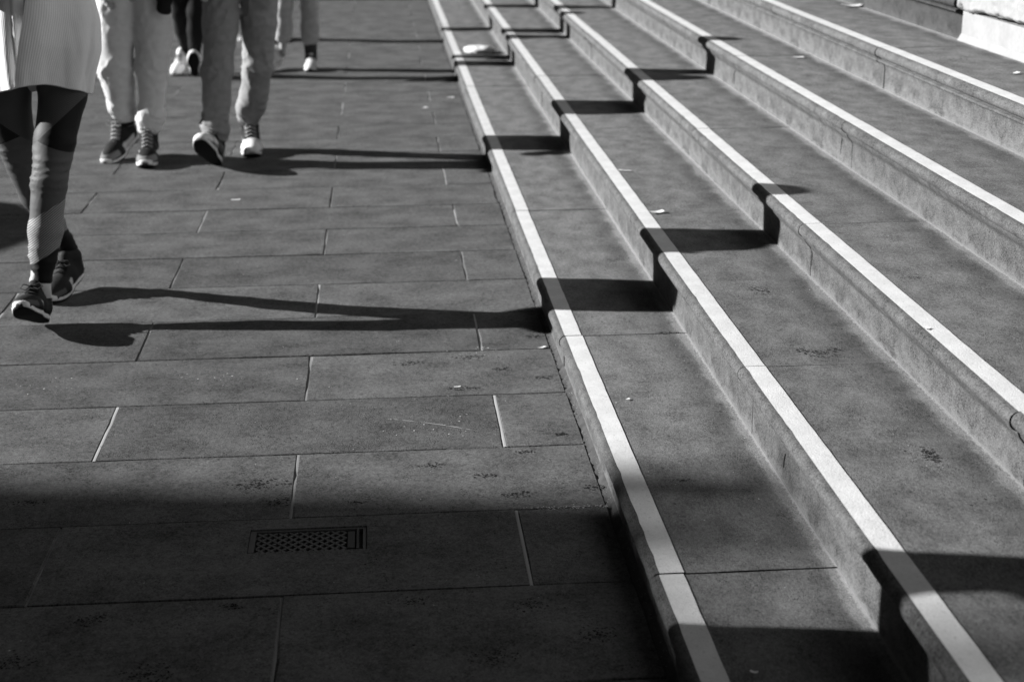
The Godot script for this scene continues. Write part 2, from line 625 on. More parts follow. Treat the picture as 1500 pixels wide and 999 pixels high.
func build_walk() -> void:
	# the ground out to the horizon
	var g := structure("ground", "plain dark ground reaching to the horizon", "ground")
	var gm := Mesher.new()
	gm.quad(Vector3(-400, -0.06, -400), Vector3(400, -0.06, -400), Vector3(400, -0.06, 400), Vector3(-400, -0.06, 400))
	part("ground_sheet", gm.mesh(M.ground), g)
	var walk := structure("pavement", "dark bluestone slab paving laid in staggered courses beside the steps", "pavement")
	var bed := Mesher.new()
	bed.quad(Vector3(-8.5, -0.028, -24), Vector3(0.62, -0.028, -24), Vector3(0.62, -0.028, 1.2), Vector3(-8.5, -0.028, 1.2))
	part("bedding", bed.mesh(M.bed), walk)
	var zs := [2.494, 2.952, 3.4101, 3.8553, 4.3103, 4.7707, 5.2293, 5.6895, 6.1542, 6.6300, 7.0937, 7.545, 8.02]
	while zs[zs.size() - 1] < 21.0:
		zs.append(zs[zs.size() - 1] + 0.4585)
	while zs[0] > 0.0:
		zs.push_front(zs[0] - 0.458)
	var first_k := -(zs.find(3.4101) - 1)
	var L := 1.1537
	for r in zs.size() - 1:
		var k := first_k + r                                          # k-th joint line is the near edge of this course
		var z_near: float = -zs[r]
		var z_far: float = -zs[r + 1]
		var off := -0.2631 if posmod(k, 2) == 0 else -0.2631 + L / 2
		var kx := kerb_x((z_near + z_far) / 2) - 0.022
		var xs := [kx]
		var x := off
		while x > kx - 0.12:
			x -= L
		while x + L < kx - 0.1:
			x += L
		var left_end := -2.2 if z_near > -5 else (-4.6 if z_near > -12 else -5.6)
		while x > left_end:
			xs.append(x + rng.randf_range(-0.006, 0.006))
			x -= L
		for j in xs.size() - 1:
			var bright := (k == 3 and j <= 2) or (k == 1 and j == 1)
			var gapx := (0.0088 if bright else rng.randf_range(0.0042, 0.0072)) if j > 0 else 0.006
			var next_bright := (k == 3 and j <= 1) or (k == 1 and j == 0)
			var gapn := 0.0088 if next_bright else 0.006
			var x1: float = xs[j] - (gapx / 2 if j > 0 else 0.0)
			var x0: float = xs[j + 1] + gapn / 2
			var gz := rng.randf_range(0.0045, 0.0075)
			var d := z_near - z_far - gz
			var tone := rng.randf_range(0.78, 1.20) * (1.0 + 0.95 * smoothstep(5.0, 13.0, -z_near))  # lighter with distance: the far brightness is painted into the slab colour
			var m: Material = M.pave
			if k == 3 and j == 1:
				tone = 0.80
				m = M.pave_rough
			elif k == 4 and j == 1:
				tone = 0.86
			elif k == 7 and j == 1:
				tone = 0.85
			elif k == 4 and j == 0:
				tone = 1.13
			elif k == 3 and j == 0:
				tone = 1.08
			elif k == 2 and j == 1:
				tone = 0.92
			var hole := Rect2()
			if k == 1 and j == 1:
				hole = Rect2(-0.363 - x0, -3.790 - (z_far + gz / 2), 0.292, 0.142)
			var near_cam := z_near > -9.5
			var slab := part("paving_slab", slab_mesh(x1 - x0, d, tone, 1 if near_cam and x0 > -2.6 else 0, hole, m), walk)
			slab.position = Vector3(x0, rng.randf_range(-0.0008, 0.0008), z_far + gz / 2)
			if hole.size.x == 0.0:
				slab.rotation = Vector3(rng.randf_range(-0.0012, 0.0012), 0, rng.randf_range(-0.0008, 0.0008))
			if j > 0:
				var mm := Mesher.new()
				var rowl := []
				var n := 7
				for q in n:
					var z := lerpf(z_far + 0.003, z_near - 0.003, q / (n - 1.0))
					var wob := rng.randf_range(-0.0006, 0.0006)
					var hgt := rng.randf_range(-0.003, -0.0005) if bright else rng.randf_range(-0.005, -0.0015)
					rowl.append([Vector3(xs[j] - 0.0045, hgt - 0.001, z), Vector3(xs[j] - 0.001 + wob, hgt + 0.0006, z), Vector3(xs[j] + 0.0045, hgt, z)])
				mm.grid(rowl, false, [], [], true)
				var tone_m := 1.15 if bright else rng.randf_range(0.45, 1.1)
				for q in mm.c.size():
					mm.c[q] = Color(tone_m, tone_m, tone_m)
				part("joint_mortar", mm.mesh(M.mortar), walk)
		# broken remains of pale mortar along the course joint
		if z_near > -12.0:
			var mm := Mesher.new()
			var px := -2.1
			while px < kx - 0.03:
				var ln := rng.randf_range(0.03, 0.22)
				if rng.randf() < 0.30:
					var y := rng.randf_range(-0.007, -0.003)
					var hw := 0.0022
					mm.quad(Vector3(px, y, z_near - hw), Vector3(px + ln, y, z_near - hw), Vector3(px + ln, y, z_near + hw), Vector3(px, y, z_near + hw), [], Color(0.7, 0.7, 0.7))
				px += ln + rng.randf_range(0.0, 0.1)
			if mm.v.size():
				part("joint_mortar", mm.mesh(M.mortar), walk).set_meta("kind", "stuff")
	# crumbled mortar where one course joint meets the kerb
	var crumbs := Mesher.new()
	for q in 150:
		var u := rng.randf()
		fleck_at(crumbs, Vector3(lerpf(0.30, 0.55, sqrt(u)), 0.001, -3.8553 + rng.randfn(0, 0.006)), rng.randf_range(0.0008, 0.0028))
	for q in 700:
		var z := -rng.randf_range(2.5, 12.0)
		fleck_at(crumbs, Vector3(kerb_x(z) - 0.003 - absf(rng.randfn(0, 0.009)), 0.0005, z), rng.randf_range(0.0007, 0.0020))
	part("mortar_crumbs", crumbs.mesh(M.mortar), walk).set_meta("kind", "stuff")
	# rough mortar bedding between the last slabs and the kerb
	var jm := Mesher.new()
	var jr := []
	for q in 1300:
		var z := lerpf(-20.0, 1.0, q / 1299.0)
		jr.append([Vector3(kerb_x(z) - 0.024, rng.randf_range(-0.004, -0.002), z), Vector3(kerb_x(z) - 0.014 + rng.randf_range(-0.004, 0.004), rng.randf_range(-0.006, 0.001), z), Vector3(kerb_x(z) - 0.006, rng.randf_range(-0.003, 0.003), z), Vector3(kerb_x(z) + 0.004, rng.randf_range(0.002, 0.005), z)])
	jm.grid(jr, false, [], [], true)
	for q in jm.c.size():
		var tn := rng.randf_range(0.7, 1.9)
		jm.c[q] = Color(tn, tn, tn)
	part("kerb_joint", jm.mesh(M.kerb_mortar), walk)
	# footprint-sized patches of chisel pits
	var pits := [[0.057, -5.059, 0.055, 0.030], [0.263, -5.104, 0.06, 0.025], [0.365, -4.963, 0.035, 0.02], [0.224, -4.784, 0.055, 0.02], [0.491, -4.866, 0.03, 0.018], [0.105, -4.139, 0.045, 0.02],
		[0.243, -4.05, 0.035, 0.02], [0.323, -3.913, 0.045, 0.022], [0.532, -3.944, 0.035, 0.022], [0.035, -3.316, 0.065, 0.025], [0.297, -3.267, 0.042, 0.035], [0.433, -3.123, 0.045, 0.04], [0.199, -3.04, 0.06, 0.035],
		[-0.678, -3.286, 0.05, 0.03], [-0.805, -3.108, 0.04, 0.04], [-0.525, -3.032, 0.06, 0.05], [-0.373, -3.327, 0.03, 0.018], [-0.098, -3.899, 0.03, 0.012], [0.373, -4.217, 0.03, 0.015], [0.495, -4.347, 0.03, 0.015],
		[-0.36, -4.05, 0.09, 0.04], [-0.30, -3.92, 0.03, 0.04], [-0.95, -3.98, 0.06, 0.02], [0.02, -5.20, 0.03, 0.02], [0.50, -5.31, 0.05, 0.018]]
	for p in pits:
		var o := flecks(int(10000.0 * p[2] * p[3] * PI) + 24, Vector2(p[2], p[3]), 0.0009, 0.0034)
		var pm := part("pitted_patch", o.mesh(M.pit), walk, Transform3D(Basis(), Vector3(p[0], 0.0, p[1] * 1.0113)))
		pm.set_meta("kind", "stuff")
	# pale flecks: worn gum, grit, scraps too small to pick up
	var sp := Mesher.new()
	var dk := Mesher.new()
	for q in 330:
		var z := -rng.randf_range(2.6, 9.0)
		fleck_at(sp, Vector3(rng.randf_range(-1.9, 0.53), 0.0008, z), rng.randf_range(0.0007, 0.0017) * (1.9 if rng.randf() < 0.08 else 1.0))
	for q in 60:
		fleck_at(sp, Vector3(rng.randf_range(-2.5, 0.53), 0.0008, -rng.randf_range(9.0, 17.0)), rng.randf_range(0.003, 0.006))
	for c in [Vector3(-0.62, 0, -5.0), Vector3(-1.1, 0, -5.0), Vector3(0.13, 0, -4.5), Vector3(0.30, 0, -5.2)]:
		for q in 14:
			fleck_at(sp, c + Vector3(rng.randfn(0, 0.08), 0.0008, rng.randfn(0, 0.05)), rng.randf_range(0.001, 0.003))
	for q in 260:
		fleck_at(dk, Vector3(rng.randf_range(-1.9, 0.53), 0.0008, -rng.randf_range(2.6, 8.5)), rng.randf_range(0.001, 0.0035))
	for q in 160:
		fleck_at(dk, Vector3(-0.3 + rng.randfn(0, 0.25), 0.0008, -4.42 + rng.randfn(0, 0.07)), rng.randf_range(0.0008, 0.0026))
	part("pale_grit", sp.mesh(M.fleck), walk).set_meta("kind", "stuff")
	part("dark_grit", dk.mesh(M.pit), walk).set_meta("kind", "stuff")
	# one long hairline scratch
	var sc := Mesher.new()
	var line := []
	for q in 22:
		var u := q / 21.0
		line.append([Vector3(lerpf(-0.02, 0.30, u), 0.0009, lerpf(-4.58, -4.41, u) + rng.randfn(0, 0.003) - 0.015 * sin(u * PI) - 0.0009), Vector3(lerpf(-0.02, 0.30, u), 0.0009, lerpf(-4.58, -4.41, u) - 0.015 * sin(u * PI) + 0.0009)])
	sc.grid(line, false, [], [], true)
	part("scratch", sc.mesh(M.mortar), walk)

# ------------------------------------------------------------------ the steps
func step_profile(s: int) -> Array:
	# x, y from the top front edge of the strip; torus, fillet, then the riser down to the tread below
	var down: float = STEP_Y[s] - (STEP_Y[s - 1] if s > 0 else 0.0)
	var p := []
	var r := 0.021
	for k in 10:
		var a := PI / 2 + PI * k / 9.0
		p.append(Vector2(cos(a) * r, -r + sin(a) * r))
	var inn := RISER_IN if s > 0 else -0.003
	if s == 0:
		p.append_array([Vector2(-0.004, -0.0425), Vector2(-0.004, -0.046)])
	elif s >= 4:
		p.append_array([Vector2(0.006, -0.0425), Vector2(0.006, -0.048), Vector2(-0.006, -0.0485), Vector2(-0.009, -0.053), Vector2(-0.009, -0.058), Vector2(-0.005, -0.061), Vector2(0.012, -0.0620), Vector2(0.014, -0.068), Vector2(RISER_IN - 0.004, -0.0690)])
	else:
		p.append_array([Vector2(0.000, -0.0422), Vector2(0.001, -0.048), Vector2(0.005, -0.058), Vector2(0.013, -0.069), Vector2(RISER_IN - 0.004, -0.077)])
	p.append(Vector2(inn, -0.09))
	p.append(Vector2(inn, -down - 0.004))
	return p

func build_step_block(steps: Node3D, s: int, z1: float, z0: float, near: bool) -> void:
	# z1 > z0: near end and far end
	var x: float = STEP_X[s] + rng.randf_range(-0.0018, 0.0018)
	var y: float = STEP_Y[s] + rng.randf_range(-0.0012, 0.0012)
	var depth: float = (STEP_X[s + 1] - STEP_X[s] + RISER_IN + 0.002) if s < 5 else 1.9
	var gap := rng.randf_range(0.0012, 0.0028) if s > 0 else 0.0028
	z1 -= gap
	z0 += gap
	var ln := z1 - z0
	var n := maxi(2, int(ln / (0.045 if near else 0.3)))
	var prof := step_profile(s)
	var len_acc := [0.0]
	for k in range(1, prof.size()):
		len_acc.append(len_acc[k - 1] + prof[k].distance_to(prof[k - 1]))
	var total: float = len_acc[prof.size() - 1]
	var u0 := rng.randf()
	var wear := FastNoiseLite.new()
	wear.seed = rng.randi() % 1000
	wear.frequency = 1.6
	var rows_f := []
	var uv_f := []
	var rows_t := []
	var uv_t := []
	var rows_s := []
	var uv_s := []
	for k in n + 1:
		var z := lerpf(z1, z0, k / float(n))
		var xx := x + SKEW * (-z)
		var wv := wear.get_noise_1d(z) * 0.0008 if near else 0.0
		var nick := 0.0
		if near and rng.randf() < 0.09:
			nick = rng.randf_range(0.0008, 0.0022)
		var end := 1.0 if (k == 0 or k == n) and near else 0.0
		var row := []
		var uvr := []
		for q in prof.size():
			var p: Vector2 = prof[q]
			var f := clampf(1.0 - q / 12.0, 0.0, 1.0)
			row.append(Vector3(xx + p.x + (wv + nick * 1.3) * f + end * 0.0025 * f, y + p.y - nick * f * 0.6 * (1.0 if q > 1 else 0.0), z))
			uvr.append(Vector2(u0 + (z1 - z) / 2.4, len_acc[q] / total))
		rows_f.append(row)
		uv_f.append(uvr)
		var xs := xx + STRIP + wear.get_noise_1d(z * 4.0 + 50.0) * 0.0016
		rows_s.append([Vector3(xs, y - 0.0022, z), Vector3(xs - 0.0006, y, z), Vector3(xx + wv + nick * 1.3, y, z)])
		uv_s.append([Vector2((z1 - z) / 1.2, 0.97), Vector2((z1 - z) / 1.2, 0.95), Vector2((z1 - z) / 1.2, 0.05)])
		var sag := -0.0022
		var tr := []
		var uvt := []
		var cols := 7 if near else 2
		for q in cols:
			var h := q / (cols - 1.0)
			var dish := (wear.get_noise_2d(z * 0.35, h * 0.35 + 9.0) * 0.0016) * sin(h * PI) if near else 0.0
			tr.append(Vector3(lerpf(xs, xx + depth, h), y + sag + dish, z))
			uvt.append(Vector2(u0 + (z1 - z) / 2.4, h * (1.0 if s < 5 else 0.62)))
		rows_t.append(tr)
		uv_t.append(uvt)
	var f := Mesher.new()
	f.grid(rows_f, false, uv_f, [], true)
	var t := Mesher.new()
	t.grid(rows_t, false, uv_t)
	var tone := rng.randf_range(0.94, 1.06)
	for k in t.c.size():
		var ft := tone * (0.76 + 0.42 * smoothstep(2.5, 11.0, -t.v[k].z))  # treads darker near, lighter far: light falloff painted into the vertex colour
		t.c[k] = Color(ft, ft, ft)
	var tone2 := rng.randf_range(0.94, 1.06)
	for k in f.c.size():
		var ft := tone2 * (0.76 + 0.34 * smoothstep(2.5, 11.0, -f.v[k].z))  # same painted brightening with distance for nosing and riser
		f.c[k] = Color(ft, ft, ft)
	# the two ends, so that the joint reads as a dark slit between solid blocks
	var e := Mesher.new()
	for side in 2:
		var z := z1 if side == 0 else z0
		var xx := x + SKEW * (-z)
		var ring := []
		for p in prof:
			ring.append(Vector3(xx + p.x + 0.002, y + p.y - 0.003, z))
		ring.append(Vector3(xx + depth, y + prof[prof.size() - 1].y, z))
		ring.append(Vector3(xx + depth, y - 0.0025, z))
		var c := e.vert(Vector3(xx + 0.06, y - 0.07, z), Vector3(0, 0, 1 if side == 0 else -1))
		for p in ring:
			e.vert(p, Vector3(0, 0, 1 if side == 0 else -1))
		for k in ring.size():
			var k2 := (k + 1) % ring.size()
			if side == 0:
				e.i.append_array(PackedInt32Array([c, c + 1 + k2, c + 1 + k]))
			else:
				e.i.append_array(PackedInt32Array([c, c + 1 + k, c + 1 + k2]))
	var am := f.mesh(M.riser_shaded if s == 5 else M.riser)
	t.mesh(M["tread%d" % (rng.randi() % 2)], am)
	e.mesh(M.bed, am)
	var block := part("step_block", am, steps)
	var st := Mesher.new()
	st.grid(rows_s, false, uv_s, [], true)
	var tone3 := rng.randf_range(0.94, 1.04)
	for k in st.c.size():
		st.c[k] = Color(tone3, tone3, tone3)
	part("white_strip", st.mesh(M.strip), block)

func crack(parent: Node3D, pts: Array, width: float, axis: Vector3) -> void:
	var o := Mesher.new()
	var rows := []
	for k in pts.size():
		var w := width * (0.35 + 0.65 * sin(PI * (k + 0.5) / pts.size()))
		rows.append([pts[k] - axis * w, pts[k] + axis * w])
	o.grid(rows)
	part("crack", o.mesh(M.dark), parent)

func build_steps() -> void:
	var steps := structure("steps", "six long bluestone steps with rounded noses and white edge strips", "steps")
	var starts := [-3.217, -4.064, -3.177, -3.95, -4.80, -6.826]
	var lens_ := [1.88, 1.886, 1.80, 1.90, 1.823, 1.9]
	for s in 6:
		var z1: float = starts[s]
		while z1 < 1.0:
			z1 += lens_[s]
		while z1 > -20.5:
			var z0: float = z1 - lens_[s] + rng.randf_range(-0.02, 0.02)
			if z1 - starts[s] > 0.1 and absf(z0 - starts[s]) < 0.2:
				z0 = starts[s]
			if s == 0 and absf(z0 + 5.1) < 0.12:
				z0 = -5.017
			if s == 1 and absf(z0 + 5.95) < 0.1:
				z0 = -5.95
			if s == 2 and absf(z0 + 4.975) < 0.1:
				z0 = -4.975
			if s == 3 and absf(z0 + 5.848) < 0.1:
				z0 = -5.848
			if s == 4 and absf(z0 + 6.623) < 0.1:
				z0 = -6.623
			if s == 5 and z0 > -6.9 and z1 < -2.0:
				z1 = z0
				continue                                      # the pillar stands here
			build_step_block(steps, s, z1, z0, z0 < -2.2 and z1 > -13.0)
			z1 = z0
	# hidden rubble core so that no light leaks through the joints
	var core := Mesher.new()
	for s in 6:
		core.box(Vector3(STEP_X[s] + 0.09, -0.06, -21), Vector3(STEP_X[s + 1] + 0.05 if s < 5 else 4.3, STEP_Y[s] - 0.03, 1.5))
	part("core", core.mesh(M.bed), steps)
	# cracks in the risers: x just proud of the face
	var fx := func(s: int, z: float) -> float: return STEP_X[s] + RISER_IN + SKEW * (-z) - 0.0012
	var zc := Vector3(0, 0, 1)
	for c in [[2, [[0.74, 0.01], [0.60, 0.005], [0.44, 0.003], [0.30, 0.0], [0.2, -0.003]], -4.963, 0.0035], [1, [[0.42, 0.015], [0.32, 0.005], [0.2, 0.0]], -3.717, 0.005], [3, [[0.62, 0.06], [0.55, 0.03], [0.46, -0.015], [0.32, -0.02], [0.12, -0.025]], -7.88, 0.009],
		[3, [[0.60, 0.08], [0.56, 0.04], [0.50, 0.012], [0.38, 0.006], [0.15, 0.0]], -5.998, 0.0055], [4, [[0.55, 0.0], [0.42, -0.01], [0.3, 0.0]], -7.05, 0.006]]:
		var pts := []
		for q in c[1]:
			var sx: int = c[0]
			pts.append(Vector3(fx.call(sx, c[2]), lerpf(STEP_Y[sx - 1], STEP_Y[sx], q[0]), c[2] + q[1]))
		crack(steps, pts, c[3], zc)
	# pitted patches on the treads
	var spots := [[1, 1.160, -4.817, 0.035, 0.06, 60], [1, 1.14, -4.19, 0.03, 0.03, 30], [1, 1.18, -4.16, 0.05, 0.03, 60], [1, 1.23, -4.20, 0.03, 0.025, 30], [1, 1.227, -3.386, 0.022, 0.055, 80],
		[3, 1.896, -7.053, 0.05, 0.05, 36], [4, 2.213, -7.017, 0.02, 0.03, 16], [0, 0.73, -3.75, 0.05, 0.01, 16], [0, 0.90, -5.02, 0.05, 0.015, 26], [0, 0.88, -6.0, 0.07, 0.03, 26], [2, 1.48, -4.3, 0.05, 0.03, 22], [4, 2.25, -6.2, 0.05, 0.03, 18]]
	for p in spots:
		var o := flecks(int(p[5] * 1.4), Vector2(p[3], p[4]), 0.0009, 0.0034)
		part("pitted_patch", o.mesh(M.pit), steps, Transform3D(Basis(), Vector3(p[1], STEP_Y[p[0]] - 0.0012, p[2]))).set_meta("kind", "stuff")
	var sp := Mesher.new()
	var dk := Mesher.new()
	for s in 5:
		for q in 120:
			var z := -rng.randf_range(2.4, 9.0)
			var xx: float = lerpf(STEP_X[s] + 0.06, STEP_X[s + 1] - 0.01, rng.randf()) + SKEW * (-z)
			fleck_at(sp, Vector3(xx, STEP_Y[s] - 0.0006, z), rng.randf_range(0.0007, 0.0016) * (1.9 if rng.randf() < 0.08 else 1.0))
			z = -rng.randf_range(2.4, 9.0)
			xx = lerpf(STEP_X[s] + 0.06, STEP_X[s + 1] - 0.01, rng.randf()) + SKEW * (-z)
			fleck_at(dk, Vector3(xx, STEP_Y[s] - 0.0006, z), rng.randf_range(0.0010, 0.0032))
		for q in 70:                                               # grit swept into the corner
			var z := -rng.randf_range(2.4, 12.0)
			fleck_at(sp, Vector3(STEP_X[s + 1] + RISER_IN - 0.004 - absf(rng.randfn(0, 0.010)) + SKEW * (-z), STEP_Y[s] - 0.0006, z), rng.randf_range(0.0008, 0.0022))
	part("pale_grit", sp.mesh(M.fleck), steps).set_meta("kind", "stuff")
	part("dark_grit", dk.mesh(M.pit), steps).set_meta("kind", "stuff")

# ------------------------------------------------------------------ pillar at the head of the steps
func build_pillar() -> void:
	var t := thing("stone_pillar", "pale weathered stone pillar base standing on the fifth step", "pillar", Vector3(2.478, 0.8206, -6.825))
	var o := Mesher.new()
	o.box(Vector3(0, 0, 0), Vector3(1.4, 0.125, 2.6))
	part("plinth", o.mesh(M.pale_smooth), t)
	o = Mesher.new()
	var rows := [[], []]
	for k in 40:
		var z := lerpf(0.002, 2.6, k / 39.0)
		rows[0].append(Vector3(-0.001 - 0.002 * rng.randf(), 0.026 + rng.randf() * 0.004, z))
		rows[1].append(Vector3(-0.016 - 0.003 * rng.randf(), 0.0005, z))
	o.grid(rows)
	part("mortar_fillet", o.mesh(M.pale_stone), t)
	# rough block above, its lower edge broken away
	var nz := FastNoiseLite.new()
	nz.seed = 5
	nz.frequency = 9.0
	nz.fractal_octaves = 4
	var cav := FastNoiseLite.new()
	cav.seed = 8
	cav.noise_type = FastNoiseLite.TYPE_CELLULAR
	cav.frequency = 7.0
	o = Mesher.new()
	var grid := []
	var ny := 64
	var nzz := 150
	for a in ny + 1:
		var row := []
		for b in nzz + 1:
			var z := lerpf(-0.11, 2.7, b / float(nzz))
			var edge := 0.128 + 0.010 * nz.get_noise_1d(z * 1.3) + 0.018 * smoothstep(0.02, -0.11, z) + 0.012 * smoothstep(0.1, 0.3, z)
			var y := lerpf(edge, 1.0, pow(a / float(ny), 1.25))
			var x := -0.030 + 0.007 * nz.get_noise_2d(z * 2.0, y * 2.0)
			var hole := nz.get_noise_2d(z * 1.1 + 7.0, y * 0.7 + 3.0)
			if hole > 0.30:
				x += minf((hole - 0.30) * 0.5, 0.045)
			x += 0.020 * smoothstep(0.012, 0.0, y - edge)
			row.append(Vector3(x, y, z))
		grid.append(row)
	# wrap the far end round to the side
	var under := []
	for p in grid[0]:
		under.append(Vector3(0.25, p.y + 0.002, p.z))
	grid.push_front(under)
	for r in grid.size():
		var p: Vector3 = grid[r][0]
		grid[r].push_front(Vector3(0.35, p.y, p.z + 0.004))
	var topr := []
	for p in grid[grid.size() - 1]:
		topr.append(Vector3(0.35, p.y, p.z))
	grid.append(topr)
	o.grid(grid, false, [], [], true)
	part("rough_block", o.mesh(M.pale_stone), t)
	o = Mesher.new()
	o.box(Vector3(0.10, 0.99, 0.05), Vector3(1.3, 5.2, 2.5))
	part("shaft", o.mesh(M.pale_stone), t)
	var w := thing("building_wall", "pale stone wall of the building behind the steps", "wall", Vector3(4.3, 0, -22))
	o = Mesher.new()
	o.box(Vector3(0, 0.0, 0), Vector3(0.5, 9.0, 24.0))
	part("wall_face", o.mesh(M.wall), w)
	o = Mesher.new()
	o.box(Vector3(-0.06, 0.98, 0), Vector3(-0.003, 1.5, 24.0))
	part("base_course", o.mesh(M.wall), w)

# ------------------------------------------------------------------ building across the walk (its shadow lies over the near paving)
func build_building_across() -> void:
	var t := thing("building_across", "plain tall building across the walk, its shadow lying over the near paving", "building", Vector3(-27, 0, 0))
	var o := Mesher.new()
	o.box(Vector3(-8, 0, -8.77), Vector3(0, ROOF_LOW, 2.0))
	part("low_wing", o.mesh(M.wall), t)
	o = Mesher.new()
	o.box(Vector3(-8, 0, 2.003), Vector3(0, 16.5, 30))
	part("wall", o.mesh(M.wall), t)
	o = Mesher.new()
	for fl in 4:
		for k in 8:
			o.box(Vector3(-0.02, 2.0 + fl * 3.6, 3.2 + k * 3.3), Vector3(0.01, 4.2 + fl * 3.6, 4.6 + k * 3.3))
	part("window", o.mesh(M.dark), t).set_meta("kind", "stuff")
	for c in [[-8.66, 0.12], [-8.38, 0.09]]:  # pipes added to throw soft shade bands on the first tread
		o = Mesher.new()
		o.tube([Vector3(-0.4, ROOF_LOW - 0.2, c[0]), Vector3(-0.4, ROOF_LOW + 0.32, c[0])], [c[1], c[1]], 12)
		part("shade_pipe", o.mesh(M.wall), t)

const ROOF_LOW := 12.32

func build_added_umbrella() -> void:  # unseen canopy added and sized to cast the round shadow at left
	var t := thing("added_umbrella", "round cloth umbrella added out of the picture to the left for its shadow", "umbrella", Vector3(-7.28, 0, -8.12))
	var o := Mesher.new()
	o.tube([Vector3(0, 0.02, 0), Vector3(0, 2.45, 0)], [0.022, 0.018], 10)
	part("pole", o.mesh(M.iron), t)
	o = Mesher.new()
	o.tube([Vector3(0, 0, 0), Vector3(0, 0.06, 0), Vector3(0, 0.12, 0)], [0.26, 0.24, 0.06], 16)
	part("base", o.mesh(M.iron), t)
	var rows := []
	for a in 9:
		var u := a / 8.0
		var row := []
		for b in 32:
			var ang := TAU * b / 32.0
			var r := 0.86 * u * (1.0 - 0.05 * u * absf(sin(ang * 4.0)))
			row.append(Vector3(cos(ang) * r, 2.46 - 0.30 * pow(u, 1.7) - (0.06 if a == 8 else 0.0), sin(ang) * r))
		rows.append(row)
	o = Mesher.new()
	o.grid(rows, true)
	part("canopy", o.mesh(M.dark_cloth), t)
	for k in 8:
		o = Mesher.new()
		var ang := TAU * (k + 0.5) / 8.0
		o.tube([Vector3(0, 2.40, 0), Vector3(cos(ang) * 0.82, 2.13, sin(ang) * 0.82)], [0.006, 0.004], 5)
		part("rib", o.mesh(M.iron), t)

func build_added_tree() -> void:
	# tree added out of view: its thin crown is placed to dapple the near steps
	var t := thing("tree", "unseen tree with a thin crown added behind the low building to dapple the steps", "tree", Vector3(-36.5, 0, -6.0))
	var o := Mesher.new()
	o.tube([Vector3(0, 0, 0), Vector3(0.1, 5, 0.1), Vector3(0, 10, 0.2), Vector3(0.2, 15, 0.4)], [0.28, 0.22, 0.15, 0.05], 10)
	for k in 9:
		var a := TAU * k / 9.0 + rng.randf()
		var b := Vector3(0.05, 9.0 + k * 0.7, 0.2)
		var e := b + Vector3(cos(a) * 2.2, 1.8, sin(a) * 2.2)
		o.tube([b, b.lerp(e, 0.5) + Vector3(0, 0.2, 0), e], [0.09, 0.06, 0.02], 6)
	part("trunk", o.mesh(M.dark_cloth), t)
	o = Mesher.new()
	for k in 850:
		var c := Vector3(rng.randf_range(-1.2, 1.2), rng.randf_range(13.5, 21.5), rng.randf_range(-3.3, 4.2))
		var u := Vector3(rng.randfn(), rng.randfn(), rng.randfn()).normalized() * rng.randf_range(0.12, 0.24)
		var w := u.cross(Vector3(rng.randfn(), rng.randfn(), rng.randfn())).normalized() * u.length() * 0.7
		o.quad(c - u - w, c - u + w, c + u + w, c + u - w)
	part("crown", o.mesh(M.leaf), t)

# ------------------------------------------------------------------ drain cover and litter
func build_drain() -> void:
	var t := thing("drain_cover", "small dark iron drain cover with lattice tread set in the paving", "drain cover", Vector3(-0.217, 0.0, -3.719), 0.0)
	var w := 0.144
	var d := 0.069
	var o := Mesher.new()
	o.box(Vector3(-w, -0.03, -d), Vector3(w, -0.003, -d + 0.008))
	o.box(Vector3(-w, -0.03, d - 0.007), Vector3(w, -0.003, d))
	o.box(Vector3(-w, -0.03, -d + 0.0085), Vector3(-w + 0.014, -0.002, d - 0.0075))
	o.box(Vector3(w - 0.008, -0.03, -d + 0.0085), Vector3(w, -0.003, d - 0.0075))
	part("frame", o.mesh(M.iron), t)
	o = Mesher.new()
	o.box(Vector3(-w + 0.015, -0.03, -d + 0.009), Vector3(w - 0.009, -0.016, d - 0.008))
	part("plate", o.mesh(M.old_iron), t)
	# raised lattice bars
	o = Mesher.new()
	var x0 := -w + 0.018
	var x1 := w - 0.050
	var z0 := -d + 0.011
	var z1 := d - 0.010
	for sgn in [-1.0, 1.0]:
		for k in range(-4, 14):
			var a := Vector2(x0 + k * 0.026, z0)
			var dirv := Vector2(0.85, 1.0)
			if sgn < 0:
				a.y = z1
				dirv.y = -1.0
			var t0 := maxf(0.0, (x0 - a.x) / dirv.x)
			var t1 := minf(z1 - z0, (x1 - a.x) / dirv.x)
			if t1 - t0 < 0.01:
				continue
			var p := a + dirv * t0
			var q := a + dirv * t1
			var side := Vector2(-dirv.y, dirv.x).normalized() * 0.0034
			var yy := -0.0055 - (0.0004 if sgn < 0 else 0.0)
			var c := [Vector3(p.x - side.x, yy, p.y - side.y), Vector3(q.x - side.x, yy, q.y - side.y), Vector3(q.x + side.x, yy, q.y + side.y), Vector3(p.x + side.x, yy, p.y + side.y)]
			if sgn > 0:
				c.reverse()
			o.quad(c[0], c[1], c[2], c[3])
			for e in 4:
				o.quad(c[(e + 1) % 4], c[e], c[e] + Vector3(0, -0.012, 0), c[(e + 1) % 4] + Vector3(0, -0.012, 0))
	part("lattice", o.mesh(M.iron), t)
	o = Mesher.new()
	o.box(Vector3(w - 0.046, -0.016, -d + 0.02), Vector3(w - 0.028, -0.004, d - 0.02))
	o.box(Vector3(w - 0.024, -0.016, -d + 0.010), Vector3(w - 0.018, -0.002, d - 0.009))
	part("hinge", o.mesh(M.old_iron), t)

